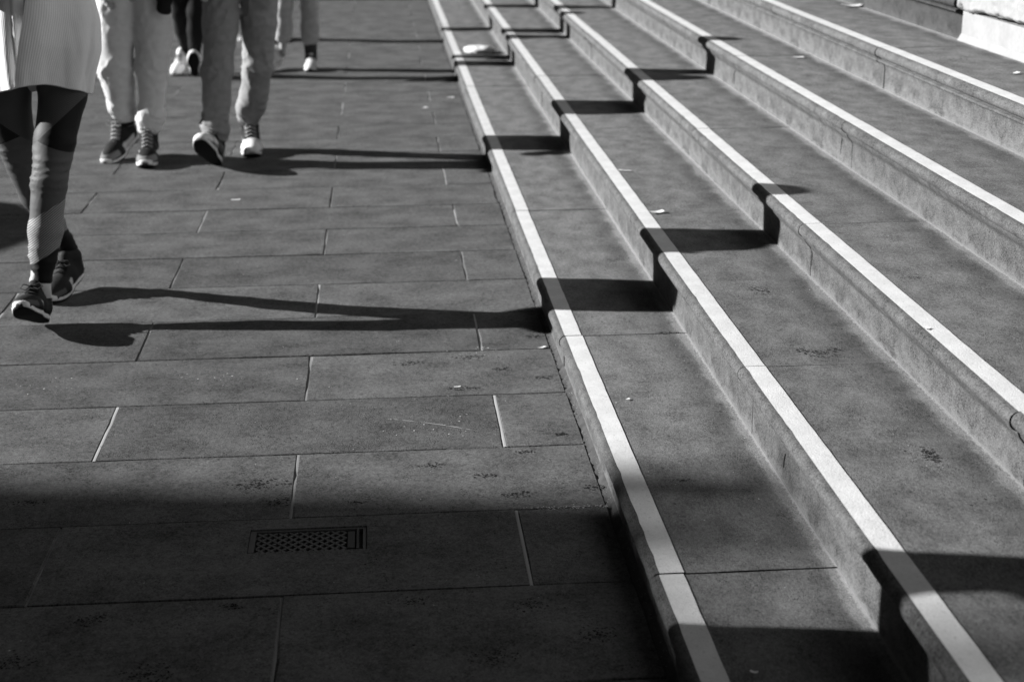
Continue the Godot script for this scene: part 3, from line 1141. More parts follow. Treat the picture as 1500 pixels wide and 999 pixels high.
func crumpled(size: Vector3, seed_: int, rough_: float) -> Mesher:
	var nz := FastNoiseLite.new()
	nz.seed = seed_
	nz.frequency = 2.2
	nz.fractal_octaves = 3
	var rows := []
	for a in 15:
		var th := PI * a / 14.0
		var row := []
		for b in 22:
			var ph := TAU * b / 22.0
			var u := Vector3(sin(th) * cos(ph), cos(th), sin(th) * sin(ph))
			var r := 1.0 + rough_ * nz.get_noise_3dv(u * 1.2) + rough_ * 0.6 * absf(nz.get_noise_3dv(u * 2.6 + Vector3(5, 5, 5)))
			var p := u * r * size
			p.y = maxf(p.y, -size.y * 0.75) + size.y * 0.75
			row.append(p)
		rows.append(row)
	var o := Mesher.new()
	o.grid(rows, true)
	return o

func scrap(w: float, d: float, curl: float) -> Mesher:
	var rows := []
	for a in 6:
		var row := []
		for b in 4:
			var u := a / 5.0 - 0.5
			var vv := b / 3.0 - 0.5
			row.append(Vector3(u * w + rng.randf_range(-1, 1) * w * 0.05, 0.0015 + curl * (u * u * 3.0 + absf(vv) * 0.4) + rng.randf() * curl * 0.25, vv * d + rng.randf_range(-1, 1) * d * 0.08))
		rows.append(row)
	var o := Mesher.new()
	o.grid(rows, false, [], [], true)
	return o

func build_litter() -> void:
	var p := part("crumpled_paper", crumpled(Vector3(0.10, 0.030, 0.12), 3, 0.45).mesh(M.paper), self, Transform3D(Basis(Vector3.UP, 0.75).scaled(Vector3(1, 1, 1)), Vector3(0.75, STEP_Y[0] - 0.001, -12.43)))
	tag(p, "crumpled white paper lying on the first step, farthest of the litter", "litter")
	var list := [
		["torn white scrap lying over the white edge of the second step", Vector3(1.025, STEP_Y[1], -5.945), 0.055, 0.03, 0.006, 0.3],
		["white paper scrap at the foot of the top riser by the frame's upper edge", Vector3(2.43, STEP_Y[4], -8.30), 0.11, 0.06, 0.01, 0.0],
		["small white scrap on the fifth step before the pale pillar base", Vector3(2.308, STEP_Y[4], -5.779), 0.045, 0.02, 0.005, 0.4],
		["tiny white paper scrap on the first tread close to the white strip", Vector3(0.680, STEP_Y[0], -4.376), 0.014, 0.008, 0.001, 0.6],
		["small curled white scrap on the shaded end of the first step", Vector3(0.684, STEP_Y[0], -2.76), 0.016, 0.008, 0.003, -0.4],
		["white scrap on the paving beside the kerb, below a leg shadow", Vector3(0.515, 0.0, -5.235), 0.03, 0.012, 0.003, 0.5],
		["thin white fleck of paper on a chisel-pitted paving slab", Vector3(0.209, 0.0, -4.852), 0.020, 0.008, 0.001, 0.2],
		["flat pale scrap on the paving between the walkers and the shadow", Vector3(-0.721, 0.0, -7.764), 0.04, 0.02, 0.002, 0.1],
		["flat white card scrap on the paving near the far end of the kerb", Vector3(0.46, 0.0, -10.9), 0.045, 0.03, 0.003, 0.1],
		["round white scrap on the paving among the far slabs", Vector3(0.273, 0.0, -10.48), 0.04, 0.03, 0.003, 0.8],
		["small white scrap on the fourth step tread", Vector3(1.989, STEP_Y[3], -7.658), 0.05, 0.03, 0.002, 0.0],
		["white sliver on the second step tread, in the open sun", Vector3(1.023, STEP_Y[1], -6.766), 0.06, 0.012, 0.002, -0.5],
		["white crumb stuck to the edge of the third step", Vector3(1.345, STEP_Y[2] - 0.001, -3.795), 0.018, 0.012, 0.004, 0.9]]
	for l in list:
		var o := part("paper_scrap", scrap(l[2], l[3], l[4]).mesh(M.paper), self, Transform3D(Basis(Vector3.UP, l[5]), l[1]))
		tag(o, l[0], "litter", "white scraps lying on the ground")

# ------------------------------------------------------------------ people
func make_shoe(style: String) -> Node3D:
	# toe towards +z, ankle above the origin, sole on y = 0
	var t := Node3D.new()
	t.name = "shoe"
	var high := style in ["dark_high", "white_high"]
	var bones := [[Vector3(0, 0.045, -0.048), Vector3(0, 0.052, 0.03), 0.034, 0.037], [Vector3(0, 0.052, 0.03), Vector3(0.002, 0.036, 0.115), 0.037, 0.036], [Vector3(0.002, 0.036, 0.115), Vector3(-0.002, 0.030, 0.172), 0.036, 0.026],
		[Vector3(-0.017, 0.032, 0.110), Vector3(-0.012, 0.030, 0.158), 0.029, 0.024], [Vector3(0.018, 0.032, 0.105), Vector3(0.010, 0.030, 0.164), 0.029, 0.023], [Vector3(0, 0.07, -0.032), Vector3(0, 0.160 if high else 0.105, -0.030), 0.040, 0.044],
		[Vector3(0, 0.080, 0.040), Vector3(0, 0.168 if high else 0.125, 0.012), 0.022, 0.021]]
	var paint := func(p: Vector3) -> Color:
		var r := 0.02
		match style:
			"dark_high":
				r = 0.02
				if p.z > 0.13 and p.y < 0.060: r = 0.17
				if absf(p.x) > 0.028 and p.y < 0.06 and p.z > -0.02 and p.z < 0.09: r = 0.55
				if p.z < -0.05: r = 0.5
			"white_high":
				r = 0.66
				if p.y > 0.066 and p.z < 0.105: r = 0.02
				if absf(p.z - 0.118 - absf(p.x) * 0.4) < 0.005: r = 0.25
				if absf(p.x) > 0.03 and p.y < 0.07 and p.z < 0.06 and p.z > -0.03: r = 0.08
			"runner":
				r = 0.025
				if p.z > 0.135 and p.y < 0.05: r = 0.09
				if p.z > 0.06 and p.z < 0.09 and p.y < 0.06: r = 0.5
				if p.z < -0.045 and p.y > 0.05: r = 0.6
			"white":
				r = 0.72
			"pale":
				r = 0.5
			"dark":
				r = 0.03
		if p.y < 0.0335 and style != "white":
			r = r * 0.35
		return Color(r, r, r)
	var up := skin(bones, 0.0048, 0.010, null, func(p: Vector3) -> float: return 0.022 - p.y, paint)
	part("upper", up.mesh(M.shoe), t)
	# midsole and outsole
	var outline := func(grow: float) -> Array:
		var ring := []
		for k in 30:
			var a := TAU * k / 30.0
			var z := 0.058 - cos(a) * 0.142
			var u := (z + 0.084) / 0.284
			var hw := 0.034 + 0.014 * smoothstep(0.25, 0.72, u) - 0.004 * exp(-pow((u - 0.38) / 0.12, 2.0))
			var sh := pow(absf(sin(a)), 0.62) * signf(sin(a))
			ring.append(Vector3(-sh * (hw + grow) + (0.006 * sin(u * PI) * -0.5), 0, 0.058 + (z - 0.058) * (1.0 + grow * 5.0)))
		return ring
	var lift := func(p: Vector3) -> float: return 1.6 * pow(maxf(p.z - 0.11, 0.0), 2.0) * 1.4 + 0.5 * pow(maxf(-p.z - 0.05, 0.0), 2.0)
	var loft := func(levels: Array) -> Mesher:
		var rows := []
		for l in levels:
			var row := []
			for p in outline.call(l[1]):
				row.append(Vector3(p.x, l[0] + lift.call(p), p.z))
			rows.append(row)
		var c0 := []
		var c1 := []
		for k in 30:
			c0.append(Vector3(0, rows[0][0].y, clampf(rows[0][k].z, -0.04, 0.14)) + Vector3(0, lift.call(Vector3(0, 0, clampf(rows[0][k].z, -0.04, 0.14))), 0))
			c1.append(Vector3(0, levels[levels.size() - 1][0], clampf(rows[0][k].z, -0.04, 0.14)))
		rows.push_front(c0)
		rows.append(c1)
		var o := Mesher.new()
		o.grid(rows, true)
		return o
	part("midsole", loft.call([[0.007, -0.001], [0.010, 0.0015], [0.020, 0.002], [0.027, 0.0], [0.030, -0.004]]).mesh(M.rubber_dark if style == "dark" else M.rubber_white), t)
	part("outsole", loft.call([[0.0, -0.004], [0.003, -0.001], [0.0068, -0.0012]]).mesh(M.rubber_dark), t)
	if style != "pale" and style != "dark":
		var o := Mesher.new()
		var cnt := 6 if high else 4
		for k in cnt:
			var u := k / float(cnt - 1)
			var z := lerpf(0.088, 0.036 if high else 0.045, u)
			var y := lerpf(0.074, 0.150 if high else 0.118, u)
			for sg in [-1.0, 1.0]:
				o.tube([Vector3(-0.024 * sg, y - 0.010, z - 0.002), Vector3(0, y + 0.004, z + 0.003 - 0.004 * sg), Vector3(0.024 * sg, y - 0.006, z - 0.012)], [0.0036, 0.0042, 0.0036], 5)
		for sg in [-1.0, 1.0]:
			var yb := 0.158 if high else 0.122
			o.tube([Vector3(0, yb - 0.005, 0.045), Vector3(0.028 * sg, yb + 0.004, 0.052), Vector3(0.040 * sg, yb - 0.010, 0.055), Vector3(0.022 * sg, yb - 0.018, 0.055), Vector3(0, yb - 0.006, 0.047)], [0.002, 0.002, 0.002, 0.002, 0.002], 5)
		part("laces", o.mesh(M.lace if style in ["dark_high", "white_high", "white"] else M.lace_dark), t)
	return t

var shoe_cache := {}
var hand_cache := {}
var head_cache: Mesher

func place_shoe(person: Node3D, style: String, heel: Vector3, yaw: float, pitch: float, roll := 0.0, size := 1.0) -> Transform3D:
	if not shoe_cache.has(style):
		shoe_cache[style] = make_shoe(style)
	var s: Node3D = shoe_cache[style].duplicate()
	s.name = "shoe"
	person.add_child(s, true)
	var b := Basis(Vector3.UP, yaw) * Basis(Vector3.RIGHT, -pitch) * Basis(Vector3.BACK, roll)
	s.transform = Transform3D(b.scaled_local(Vector3.ONE * size), heel) * Transform3D(Basis(), Vector3(0, 0, 0.070))
	return s.transform

# a hand hanging down from the wrist at the origin; side +1 puts the thumb towards +z on the inner side
func hand(side: float) -> Mesher:
	if hand_cache.has(side):
		return hand_cache[side]
	var b := [[Vector3(0, 0.02, 0), Vector3(0, -0.015, 0), 0.022, 0.022]]
	for k in 4:
		var z := lerpf(0.028, -0.028, k / 3.0)
		var ln: float = [0.070, 0.078, 0.072, 0.058][k]
		var y0: float = [-0.088, -0.092, -0.089, -0.082][k]
		b.append([Vector3(0, -0.012, z * 0.5), Vector3(0, y0, z), 0.0145, 0.0120])
		var p := Vector3(0, y0, z)
		var ang: float = 0.18 + 0.10 * k
		var r := 0.0092 - (0.001 if k == 3 else 0.0)
		for j in 3:
			var q: Vector3 = p + Vector3(-side * sin(ang), -cos(ang), 0.02 * (1 - k * 0.6)) * ln * [0.45, 0.31, 0.24][j]
			b.append([p, q, r, r * 0.93])
			r *= 0.93
			p = q
			ang += 0.22 + 0.07 * k
	b.append([Vector3(0, -0.020, 0.016), Vector3(-side * 0.012, -0.055, 0.040), 0.0145, 0.0115])
	b.append([Vector3(-side * 0.012, -0.055, 0.040), Vector3(-side * 0.020, -0.083, 0.046), 0.0108, 0.0098])
	b.append([Vector3(-side * 0.020, -0.083, 0.046), Vector3(-side * 0.024, -0.104, 0.044), 0.0098, 0.0078])
	hand_cache[side] = skin(b, 0.0036, 0.0032)
	return hand_cache[side]

# head, chin at about y 0.02, crown at 0.24, facing +z; the neck joins below
func head() -> Mesher:
	if head_cache:
		return head_cache
	var b := [[Vector3(0, 0.145, -0.020), Vector3(0, 0.150, 0.012), 0.084, 0.078], [Vector3(0, 0.120, 0.040), Vector3(0, 0.050, 0.055), 0.058, 0.040], [Vector3(-0.028, 0.055, 0.030), Vector3(0.028, 0.055, 0.030), 0.040, 0.040], [Vector3(0, 0.03, 0.066), Vector3(0, 0.034, 0.068), 0.022, 0.022],
		[Vector3(0, 0.128, 0.092), Vector3(0, 0.092, 0.106), 0.009, 0.012], [Vector3(-0.010, 0.090, 0.098), Vector3(0.010, 0.090, 0.098), 0.009, 0.009], [Vector3(-0.018, 0.060, 0.088), Vector3(0.018, 0.060, 0.088), 0.008, 0.008],
		[Vector3(-0.082, 0.13, -0.01), Vector3(-0.080, 0.095, 0.0), 0.013, 0.009], [Vector3(0.082, 0.13, -0.01), Vector3(0.080, 0.095, 0.0), 0.013, 0.009], [Vector3(-0.035, 0.140, 0.076), Vector3(0.035, 0.140, 0.076), 0.012, 0.012],
		[Vector3(0, 0.05, -0.015), Vector3(0, -0.06, -0.025), 0.052, 0.056]]
	var paint := func(p: Vector3) -> Color:
		for s in [-1.0, 1.0]:
			var d := Vector2(p.x - s * 0.031, (p.y - 0.122) * 1.7).length()
			if p.z > 0.06 and d < 0.006:
				return Color(0.03, 0.03, 0.03)
			if p.z > 0.06 and d < 0.014:
				return Color(1.6, 1.6, 1.6)
		if p.z > 0.08 and absf(p.y - 0.060) < 0.008 and absf(p.x) < 0.024:
			return Color(0.55, 0.55, 0.55)
		return Color.WHITE
	head_cache = skin(b, 0.0058, 0.010, null, null, paint)
	return head_cache

func hair_mesh(long: bool) -> Mesher:
	var b := [[Vector3(0, 0.155, -0.030), Vector3(0, 0.165, 0.005), 0.090, 0.082], [Vector3(0, 0.10, -0.06), Vector3(0, 0.05, -0.06), 0.062, 0.045], [Vector3(-0.06, 0.17, 0.0), Vector3(-0.075, 0.11, -0.03), 0.035, 0.025], [Vector3(0.06, 0.17, 0.0), Vector3(0.075, 0.11, -0.03), 0.035, 0.025]]
	if long:
		b.append_array([[Vector3(-0.07, 0.13, -0.03), Vector3(-0.075, -0.06, -0.04), 0.035, 0.03], [Vector3(0.07, 0.13, -0.03), Vector3(0.075, -0.06, -0.04), 0.035, 0.03], [Vector3(0, 0.08, -0.07), Vector3(0, -0.10, -0.075), 0.06, 0.05]])
	return skin(b, 0.012, 0.012)

# d: hip/knee/ankle of both legs, waist .. head heights, arms. A is the side towards -x.
func build_person(label: String, at: Vector3, d: Dictionary) -> Node3D:
	var t := thing("person", label, "person", at, d.get("turn", 0.0), d.get("group", ""))
	var S: float = d.get("scale", 1.0)
	var chest: Vector3 = d.get("chest", Vector3(0, 1.28, 0.0))
	var neck: Vector3 = d.get("neck", Vector3(0, 1.44, -0.01))
	var pel: Vector3 = d.pelvis
	var arms: Array = d.arms                                                     # [shoulder, elbow, wrist] twice
	var slim: float = d.get("slim", 1.0)
	# shoes first: the ankles follow them
	for k in 2:
		var f: Array = d.feet[k]
		place_shoe(t, d.shoes, f[0], f[1], f[2], f[3] if f.size() > 3 else 0.0, d.get("shoe_size", 1.0))
	# body: one surface from head to ankle
	var b := []
	for k in 2:
		var l: Array = d.legs[k]
		b.append([l[0], l[1], 0.070 * slim, 0.045 * slim])
		b.append([l[1], l[2], 0.045 * slim, 0.033 * slim])
		var a: Array = arms[k]
		b.append([a[0], a[1], 0.040, 0.034])
		b.append([a[1], a[2], 0.034, 0.023])
		b.append([chest + Vector3(0, 0.06, 0), a[0], 0.06, 0.045])
	b.append([pel + Vector3(-0.07, 0, 0), pel + Vector3(0.07, 0, 0), 0.095 * slim, 0.095 * slim])
	b.append([pel, chest, 0.11 * slim, 0.12 * slim])
	b.append([chest + Vector3(-0.06, 0, 0), chest + Vector3(0.06, 0, 0), 0.11 * slim, 0.11 * slim])
	b.append([chest, neck, 0.10, 0.055])
	b.append([neck, neck + Vector3(0, 0.05, 0.005), 0.055, 0.052])
	var body := skin(b, 0.019, 0.012)
	body.add(head(), Transform3D(Basis(), neck + Vector3(0, 0.055, 0.02)))
	for k in 2:
		var a: Array = arms[k]
		var down: Vector3 = (a[2] - a[1]).normalized()
		var z := Vector3(0, 0, 1) - down * down.z
		if z.length() < 0.3:
			z = Vector3(0, 1, 0) - down * down.y
		z = z.normalized()
		body.add(hand(-1.0 if k == 0 else 1.0), Transform3D(Basis((-down).cross(z), -down, z), a[2] + down * 0.005))
	part("body", body.mesh(M.skin), t)
	part("hair", hair_mesh(d.get("long_hair", false)).mesh(M.hair), t, Transform3D(Basis(), neck + Vector3(0, 0.057, 0.02)))
	# trousers
	if d.has("trousers"):
		part("trousers", d.trousers.call(d).mesh(d.trousers_material), t)
	# jacket
	if d.get("jacket", true):
		var j := []
		for k in 2:
			var a: Array = arms[k]
			j.append([a[0], a[1], 0.066, 0.055])
			j.append([a[1], a[2].lerp(a[1], 0.06), 0.055, 0.042])
			j.append([chest + Vector3(0, 0.05, 0), a[0], 0.09, 0.066])
		var hem: float = d.get("hem", 0.92)
		j.append([Vector3(pel.x - 0.07, hem + 0.12, pel.z), Vector3(pel.x + 0.07, hem + 0.12, pel.z), 0.128, 0.128])
		j.append([Vector3(pel.x, hem + 0.12, pel.z), chest, 0.14, 0.148])
		j.append([chest + Vector3(-0.07, 0, 0), chest + Vector3(0.07, 0, 0), 0.13, 0.13])
		j.append([chest + Vector3(0, 0.08, 0), neck, 0.10, 0.07])
		var fold := FastNoiseLite.new()
		fold.seed = 3
		fold.frequency = 9.0
		var jm := skin(j, 0.016, 0.014, func(p: Vector3) -> float: return fold.get_noise_3d(p.x, p.y * 1.8, p.z) * 0.008, func(p: Vector3) -> float: return hem - p.y)
		part("jacket", jm.mesh(d.jacket_material), t)
	return t

# loose or tight leg wear as one skin
func trouser_skin(d: Dictionary, legs: Array, waist: Vector3, cell: float, k: float, amp: float, seed_: int) -> Mesher:
	var b := []
	for l in legs:
		for q in l.size() - 1:
			b.append([l[q][0], l[q + 1][0], l[q][1], l[q + 1][1]])
	b.append([waist + Vector3(-0.075, 0.0, 0), waist + Vector3(0.075, 0.0, 0), 0.112, 0.112])
	b.append([waist + Vector3(-0.06, 0.12, 0), waist + Vector3(0.06, 0.12, 0), 0.105, 0.105])
	var n := FastNoiseLite.new()
	n.seed = seed_
	n.frequency = 1.0
	n.fractal_octaves = 2
	var bend := func(p: Vector3) -> float:
		var low := smoothstep(0.40, 0.20, p.y)
		var knee := exp(-pow((p.y - 0.50) / 0.09, 2.0))
		var high := smoothstep(0.68, 0.85, p.y)
		var s := p.x + p.z * 0.5
		var soft := n.get_noise_3d(p.x * 6.0, p.y * 3.2, p.z * 5.0)
		var hor := 1.0 - absf(n.get_noise_3d(s * 2.0 + 9.0, p.y * 13.0 + s * 7.0, p.z * 2.0)) * 2.6
		var diag := 1.0 - absf(n.get_noise_3d(s * 7.0 + p.y * 4.5, p.y * 4.0 - s * 5.0, 3.0 + p.z * 3.0)) * 2.4
		hor = maxf(hor, 0.0)
		diag = maxf(diag, 0.0)
		return -amp * (soft * 0.35 + hor * hor * (low * 1.1 + knee * 0.5) + diag * diag * (0.30 + 0.45 * knee + 0.5 * high) - 0.25)
	return skin(b, cell, k, bend)

func build_people() -> void:
	# --- the woman in front: long ribbed knit over printed leggings
	var w := {
		"pelvis": Vector3(0.0, 0.90, -0.14), "chest": Vector3(0.0, 1.22, -0.20), "neck": Vector3(0.0, 1.365, -0.20), "slim": 0.82, "long_hair": true, "jacket": false, "shoes": "runner",
		"legs": [[Vector3(-0.085, 0.86, -0.11), Vector3(-0.072, 0.49, -0.20), Vector3(0.030, 0.14, -0.39)], [Vector3(0.105, 0.86, -0.09), Vector3(0.045, 0.46, 0.02), Vector3(-0.012, 0.13, 0.10)]],
		"feet": [[Vector3(0.040, 0.040, -0.43), -0.26, -0.17], [Vector3(0.004, 0.008, 0.085), -0.10, 0.40, 0.10]],
		"arms": [[Vector3(-0.165, 1.32, -0.20), Vector3(-0.26, 1.19, -0.19), Vector3(-0.25, 1.23, 0.01)], [Vector3(0.165, 1.32, -0.20), Vector3(0.215, 1.22, -0.21), Vector3(0.07, 1.26, -0.07)]]}
	var woman := build_person("woman in long white ribbed knit and grey panelled leggings, nearest walker", Vector3(-1.238, 0, -5.78), w)
	var legs := [
		[[Vector3(-0.075, 0.95, -0.10), 0.10], [Vector3(-0.100, 0.80, -0.12), 0.086], [Vector3(-0.090, 0.62, -0.17), 0.066], [Vector3(-0.072, 0.49, -0.205), 0.055], [Vector3(-0.055, 0.41, -0.24), 0.056], [Vector3(-0.018, 0.29, -0.305), 0.043], [Vector3(0.028, 0.135, -0.392), 0.034]],
		[[Vector3(0.080, 0.95, -0.13), 0.095], [Vector3(0.105, 0.80, -0.10), 0.082], [Vector3(0.072, 0.64, -0.04), 0.070], [Vector3(0.052, 0.50, 0.02), 0.059], [Vector3(0.044, 0.44, 0.03), 0.056], [Vector3(0.030, 0.34, 0.04), 0.059], [Vector3(0.018, 0.26, 0.06), 0.047], [Vector3(0.010, 0.175, 0.085), 0.036]]]
	var bones := []
	for l in legs:
		for q in l.size() - 1:
			bones.append([l[q][0], l[q + 1][0], l[q][1], l[q + 1][1]])
	var wr := FastNoiseLite.new()
	wr.seed = 4
	wr.frequency = 1.0
	wr.fractal_type = FastNoiseLite.FRACTAL_RIDGED
	wr.fractal_octaves = 1
	var crease := func(p: Vector3) -> float:
		var band := exp(-pow((p.y - 0.55) / 0.10, 2.0)) + exp(-pow((p.y - 0.24) / 0.10, 2.0)) * 0.8
		return -maxf(wr.get_noise_3d(p.x * 2.5, p.y * 22.0 + p.x * 3.0, p.z * 2.5) - 0.25, 0.0) * 0.0085 * band
	var leg_mesh := skin(bones, 0.0078, 0.006, crease, null, null, func(p: Vector3) -> Vector2: return Vector2((p.x + 0.30) / 0.60, 1.0 - p.y))
	part("leggings", leg_mesh.mesh(M.leggings), woman)
	var sk := Mesher.new()
	sk.tube([Vector3(0.010, 0.195, 0.084), Vector3(0.008, 0.150, 0.090), Vector3(0.006, 0.105, 0.100)], [0.030, 0.032, 0.036], 16)
	part("sock", sk.mesh(M.white_cotton), woman)
	knit_coat(woman)
	# --- the walker in pale joggers
	var j := {
		"pelvis": Vector3(0.02, 0.95, 0.0), "chest": Vector3(0.02, 1.32, 0.0), "neck": Vector3(0.02, 1.475, 0.0), "shoes": "dark_high", "shoe_size": 1.18, "jacket_material": M.black_cloth, "hem": 0.90,
		"legs": [[Vector3(-0.075, 0.90, 0), Vector3(-0.10, 0.52, 0.05), Vector3(-0.085, 0.17, -0.14)], [Vector3(0.115, 0.90, 0), Vector3(0.095, 0.50, 0.06), Vector3(0.045, 0.14, 0.0)]],
		"feet": [[Vector3(-0.062, 0.085, -0.225), -0.42, -0.36], [Vector3(0.045, 0.0, -0.055), 0.04, 0.0]],
		"arms": [[Vector3(-0.17, 1.44, 0), Vector3(-0.225, 1.18, -0.02), Vector3(-0.140, 0.955, 0.10)], [Vector3(0.21, 1.44, 0), Vector3(0.27, 1.17, -0.03), Vector3(0.20, 1.02, 0.18)]],
		"trousers_material": M.white_cotton,
		"trousers": func(dd: Dictionary) -> Mesher: return trouser_skin(dd, [
			[[Vector3(-0.075, 0.90, 0), 0.105], [Vector3(-0.088, 0.68, 0.02), 0.103], [Vector3(-0.100, 0.54, 0.045), 0.098], [Vector3(-0.092, 0.40, -0.01), 0.080], [Vector3(-0.092, 0.30, -0.06), 0.073], [Vector3(-0.092, 0.250, -0.095), 0.062], [Vector3(-0.090, 0.232, -0.105), 0.052]],
			[[Vector3(0.115, 0.90, 0), 0.105], [Vector3(0.118, 0.68, 0.03), 0.098], [Vector3(0.100, 0.52, 0.06), 0.083], [Vector3(0.090, 0.38, 0.04), 0.067], [Vector3(0.072, 0.27, 0.02), 0.068], [Vector3(0.056, 0.22, 0.0), 0.070], [Vector3(0.052, 0.195, 0.0), 0.060]]], Vector3(0.02, 0.97, 0), 0.0090, 0.008, 0.011, 36)}
	var jogger := build_person("walker in white jogging trousers and dark high trainers", Vector3(-1.315, 0, -8.84), j)
	# the dark elastic cuff at the raised foot
	var cf := Mesher.new()
	cf.tube([Vector3(-0.089, 0.222, -0.108), Vector3(-0.090, 0.200, -0.118)], [0.057, 0.052], 18)
	part("cuff", cf.mesh(M.black_cloth), jogger)
	var bag := thing("bag", "small black bag hanging before the white joggers", "bag", Vector3(-1.115, 0.80, -8.70))
	part("pouch", skin([[Vector3(-0.015, 0.03, 0), Vector3(0.02, 0.10, 0), 0.030, 0.038], [Vector3(-0.02, 0.10, 0), Vector3(0.03, 0.11, 0), 0.03, 0.03], [Vector3(0.005, 0.02, 0.01), Vector3(0.015, 0.015, 0.01), 0.018, 0.018]], 0.008, 0.012).mesh(M.black_cloth), bag)
	var strap := Mesher.new()
	strap.tube([Vector3(-0.02, 0.13, 0.0), Vector3(-0.08, 0.40, 0.03), Vector3(-0.22, 0.66, -0.06)], [0.008, 0.008, 0.008], 6)
	part("strap", strap.mesh(M.black_cloth), bag)
	# --- the walker in jeans
	var n := {
		"pelvis": Vector3(0.06, 0.96, 0.0), "chest": Vector3(0.06, 1.34, 0.0), "neck": Vector3(0.06, 1.50, 0.0), "shoes": "white_high", "shoe_size": 1.20, "jacket_material": M.dark_cloth, "hem": 0.93,
		"legs": [[Vector3(-0.045, 0.90, 0.02), Vector3(-0.075, 0.51, 0.18), Vector3(-0.10, 0.15, 0.27)], [Vector3(0.155, 0.90, 0), Vector3(0.12, 0.50, -0.02), Vector3(0.055, 0.14, -0.13)]],
		"feet": [[Vector3(-0.095, 0.0, 0.26), -0.22, 0.52, 0.06], [Vector3(0.048, 0.0, -0.22), 0.10, 0.0]],
		"arms": [[Vector3(-0.14, 1.46, 0), Vector3(-0.20, 1.18, -0.06), Vector3(-0.17, 0.98, 0.08)], [Vector3(0.26, 1.46, 0), Vector3(0.32, 1.18, -0.04), Vector3(0.28, 0.98, 0.10)]],
		"trousers_material": M.denim,
		"trousers": func(dd: Dictionary) -> Mesher: return trouser_skin(dd, [
			[[Vector3(-0.045, 0.92, 0.01), 0.100], [Vector3(-0.052, 0.72, 0.09), 0.094], [Vector3(-0.075, 0.50, 0.175), 0.080], [Vector3(-0.085, 0.34, 0.215), 0.075], [Vector3(-0.098, 0.21, 0.240), 0.071], [Vector3(-0.10, 0.165, 0.245), 0.068]],
			[[Vector3(0.155, 0.92, 0), 0.104], [Vector3(0.145, 0.72, 0.0), 0.096], [Vector3(0.120, 0.48, -0.02), 0.078], [Vector3(0.095, 0.34, -0.06), 0.076], [Vector3(0.072, 0.26, -0.10), 0.076], [Vector3(0.056, 0.205, -0.125), 0.064]]], Vector3(0.055, 0.98, 0), 0.0090, 0.008, 0.013, 52)}
	var denim := build_person("walker in grey jeans and white high trainers, one sole showing", Vector3(-0.795, 0, -8.93), n)
	# --- two more behind them
	var bl := {
		"pelvis": Vector3(0.0, 0.92, 0.0), "chest": Vector3(0.0, 1.26, 0.0), "neck": Vector3(0.0, 1.42, 0.0), "slim": 0.85, "long_hair": true, "shoes": "white", "jacket_material": M.dark_cloth, "hem": 0.80,
		"legs": [[Vector3(-0.08, 0.86, 0), Vector3(-0.07, 0.48, 0.02), Vector3(-0.055, 0.13, -0.20)], [Vector3(0.08, 0.86, 0), Vector3(0.055, 0.47, 0.08), Vector3(0.02, 0.13, 0.06)]],
		"feet": [[Vector3(-0.080, 0.06, -0.26), -0.25, -0.25], [Vector3(0.012, 0.008, 0.02), 0.1, 0.70]],
		"arms": [[Vector3(-0.16, 1.36, 0), Vector3(-0.21, 1.1, -0.05), Vector3(-0.18, 0.88, 0.08)], [Vector3(0.16, 1.36, 0), Vector3(0.21, 1.1, 0.02), Vector3(0.17, 0.88, 0.14)]],
		"trousers_material": M.black_cloth,
		"trousers": func(dd: Dictionary) -> Mesher: return trouser_skin(dd, [
			[[Vector3(-0.08, 0.90, 0), 0.092], [Vector3(-0.075, 0.62, 0.02), 0.074], [Vector3(-0.07, 0.48, 0.02), 0.060], [Vector3(-0.065, 0.34, -0.06), 0.058], [Vector3(-0.057, 0.17, -0.185), 0.040]],
			[[Vector3(0.08, 0.90, 0), 0.092], [Vector3(0.065, 0.62, 0.05), 0.076], [Vector3(0.052, 0.47, 0.08), 0.062], [Vector3(0.040, 0.34, 0.06), 0.060], [Vector3(0.020, 0.16, 0.05), 0.042]]], Vector3(0, 0.95, 0), 0.014, 0.010, 0.005, 9)}
	build_person("walker in black leggings and white trainers, glimpsed between two others", Vector3(-1.385, 0, -12.18), bl)
	var fr := {
		"pelvis": Vector3(0.03, 0.92, 0.0), "chest": Vector3(0.03, 1.27, 0.0), "neck": Vector3(0.03, 1.44, 0.0), "slim": 0.85, "shoes": "pale", "jacket_material": M.black_cloth, "hem": 0.88,
		"legs": [[Vector3(-0.05, 0.88, 0), Vector3(-0.09, 0.48, 0.04), Vector3(-0.12, 0.12, -0.02)], [Vector3(0.11, 0.88, 0), Vector3(0.10, 0.48, 0.02), Vector3(0.09, 0.12, -0.02)]],
		"feet": [[Vector3(-0.150, 0.035, -0.08), -0.45, -0.10], [Vector3(0.09, 0.0, -0.08), 0.0, 0.0]],
		"arms": [[Vector3(-0.13, 1.37, 0), Vector3(-0.18, 1.1, -0.05), Vector3(-0.16, 0.9, 0.08)], [Vector3(0.19, 1.37, 0), Vector3(0.24, 1.1, 0.02), Vector3(0.2, 0.9, 0.1)]],
		"trousers_material": M.dark_denim,
		"trousers": func(dd: Dictionary) -> Mesher: return trouser_skin(dd, [
			[[Vector3(-0.05, 0.90, 0), 0.09], [Vector3(-0.075, 0.62, 0.03), 0.074], [Vector3(-0.095, 0.46, 0.04), 0.062], [Vector3(-0.105, 0.33, 0.02), 0.066], [Vector3(-0.108, 0.265, 0.01), 0.066]],
			[[Vector3(0.11, 0.90, 0), 0.09], [Vector3(0.105, 0.62, 0.02), 0.076], [Vector3(0.10, 0.46, 0.02), 0.064], [Vector3(0.095, 0.33, 0.0), 0.068], [Vector3(0.09, 0.235, -0.01), 0.067]]], Vector3(0.03, 0.95, 0), 0.013, 0.010, 0.008, 77)}
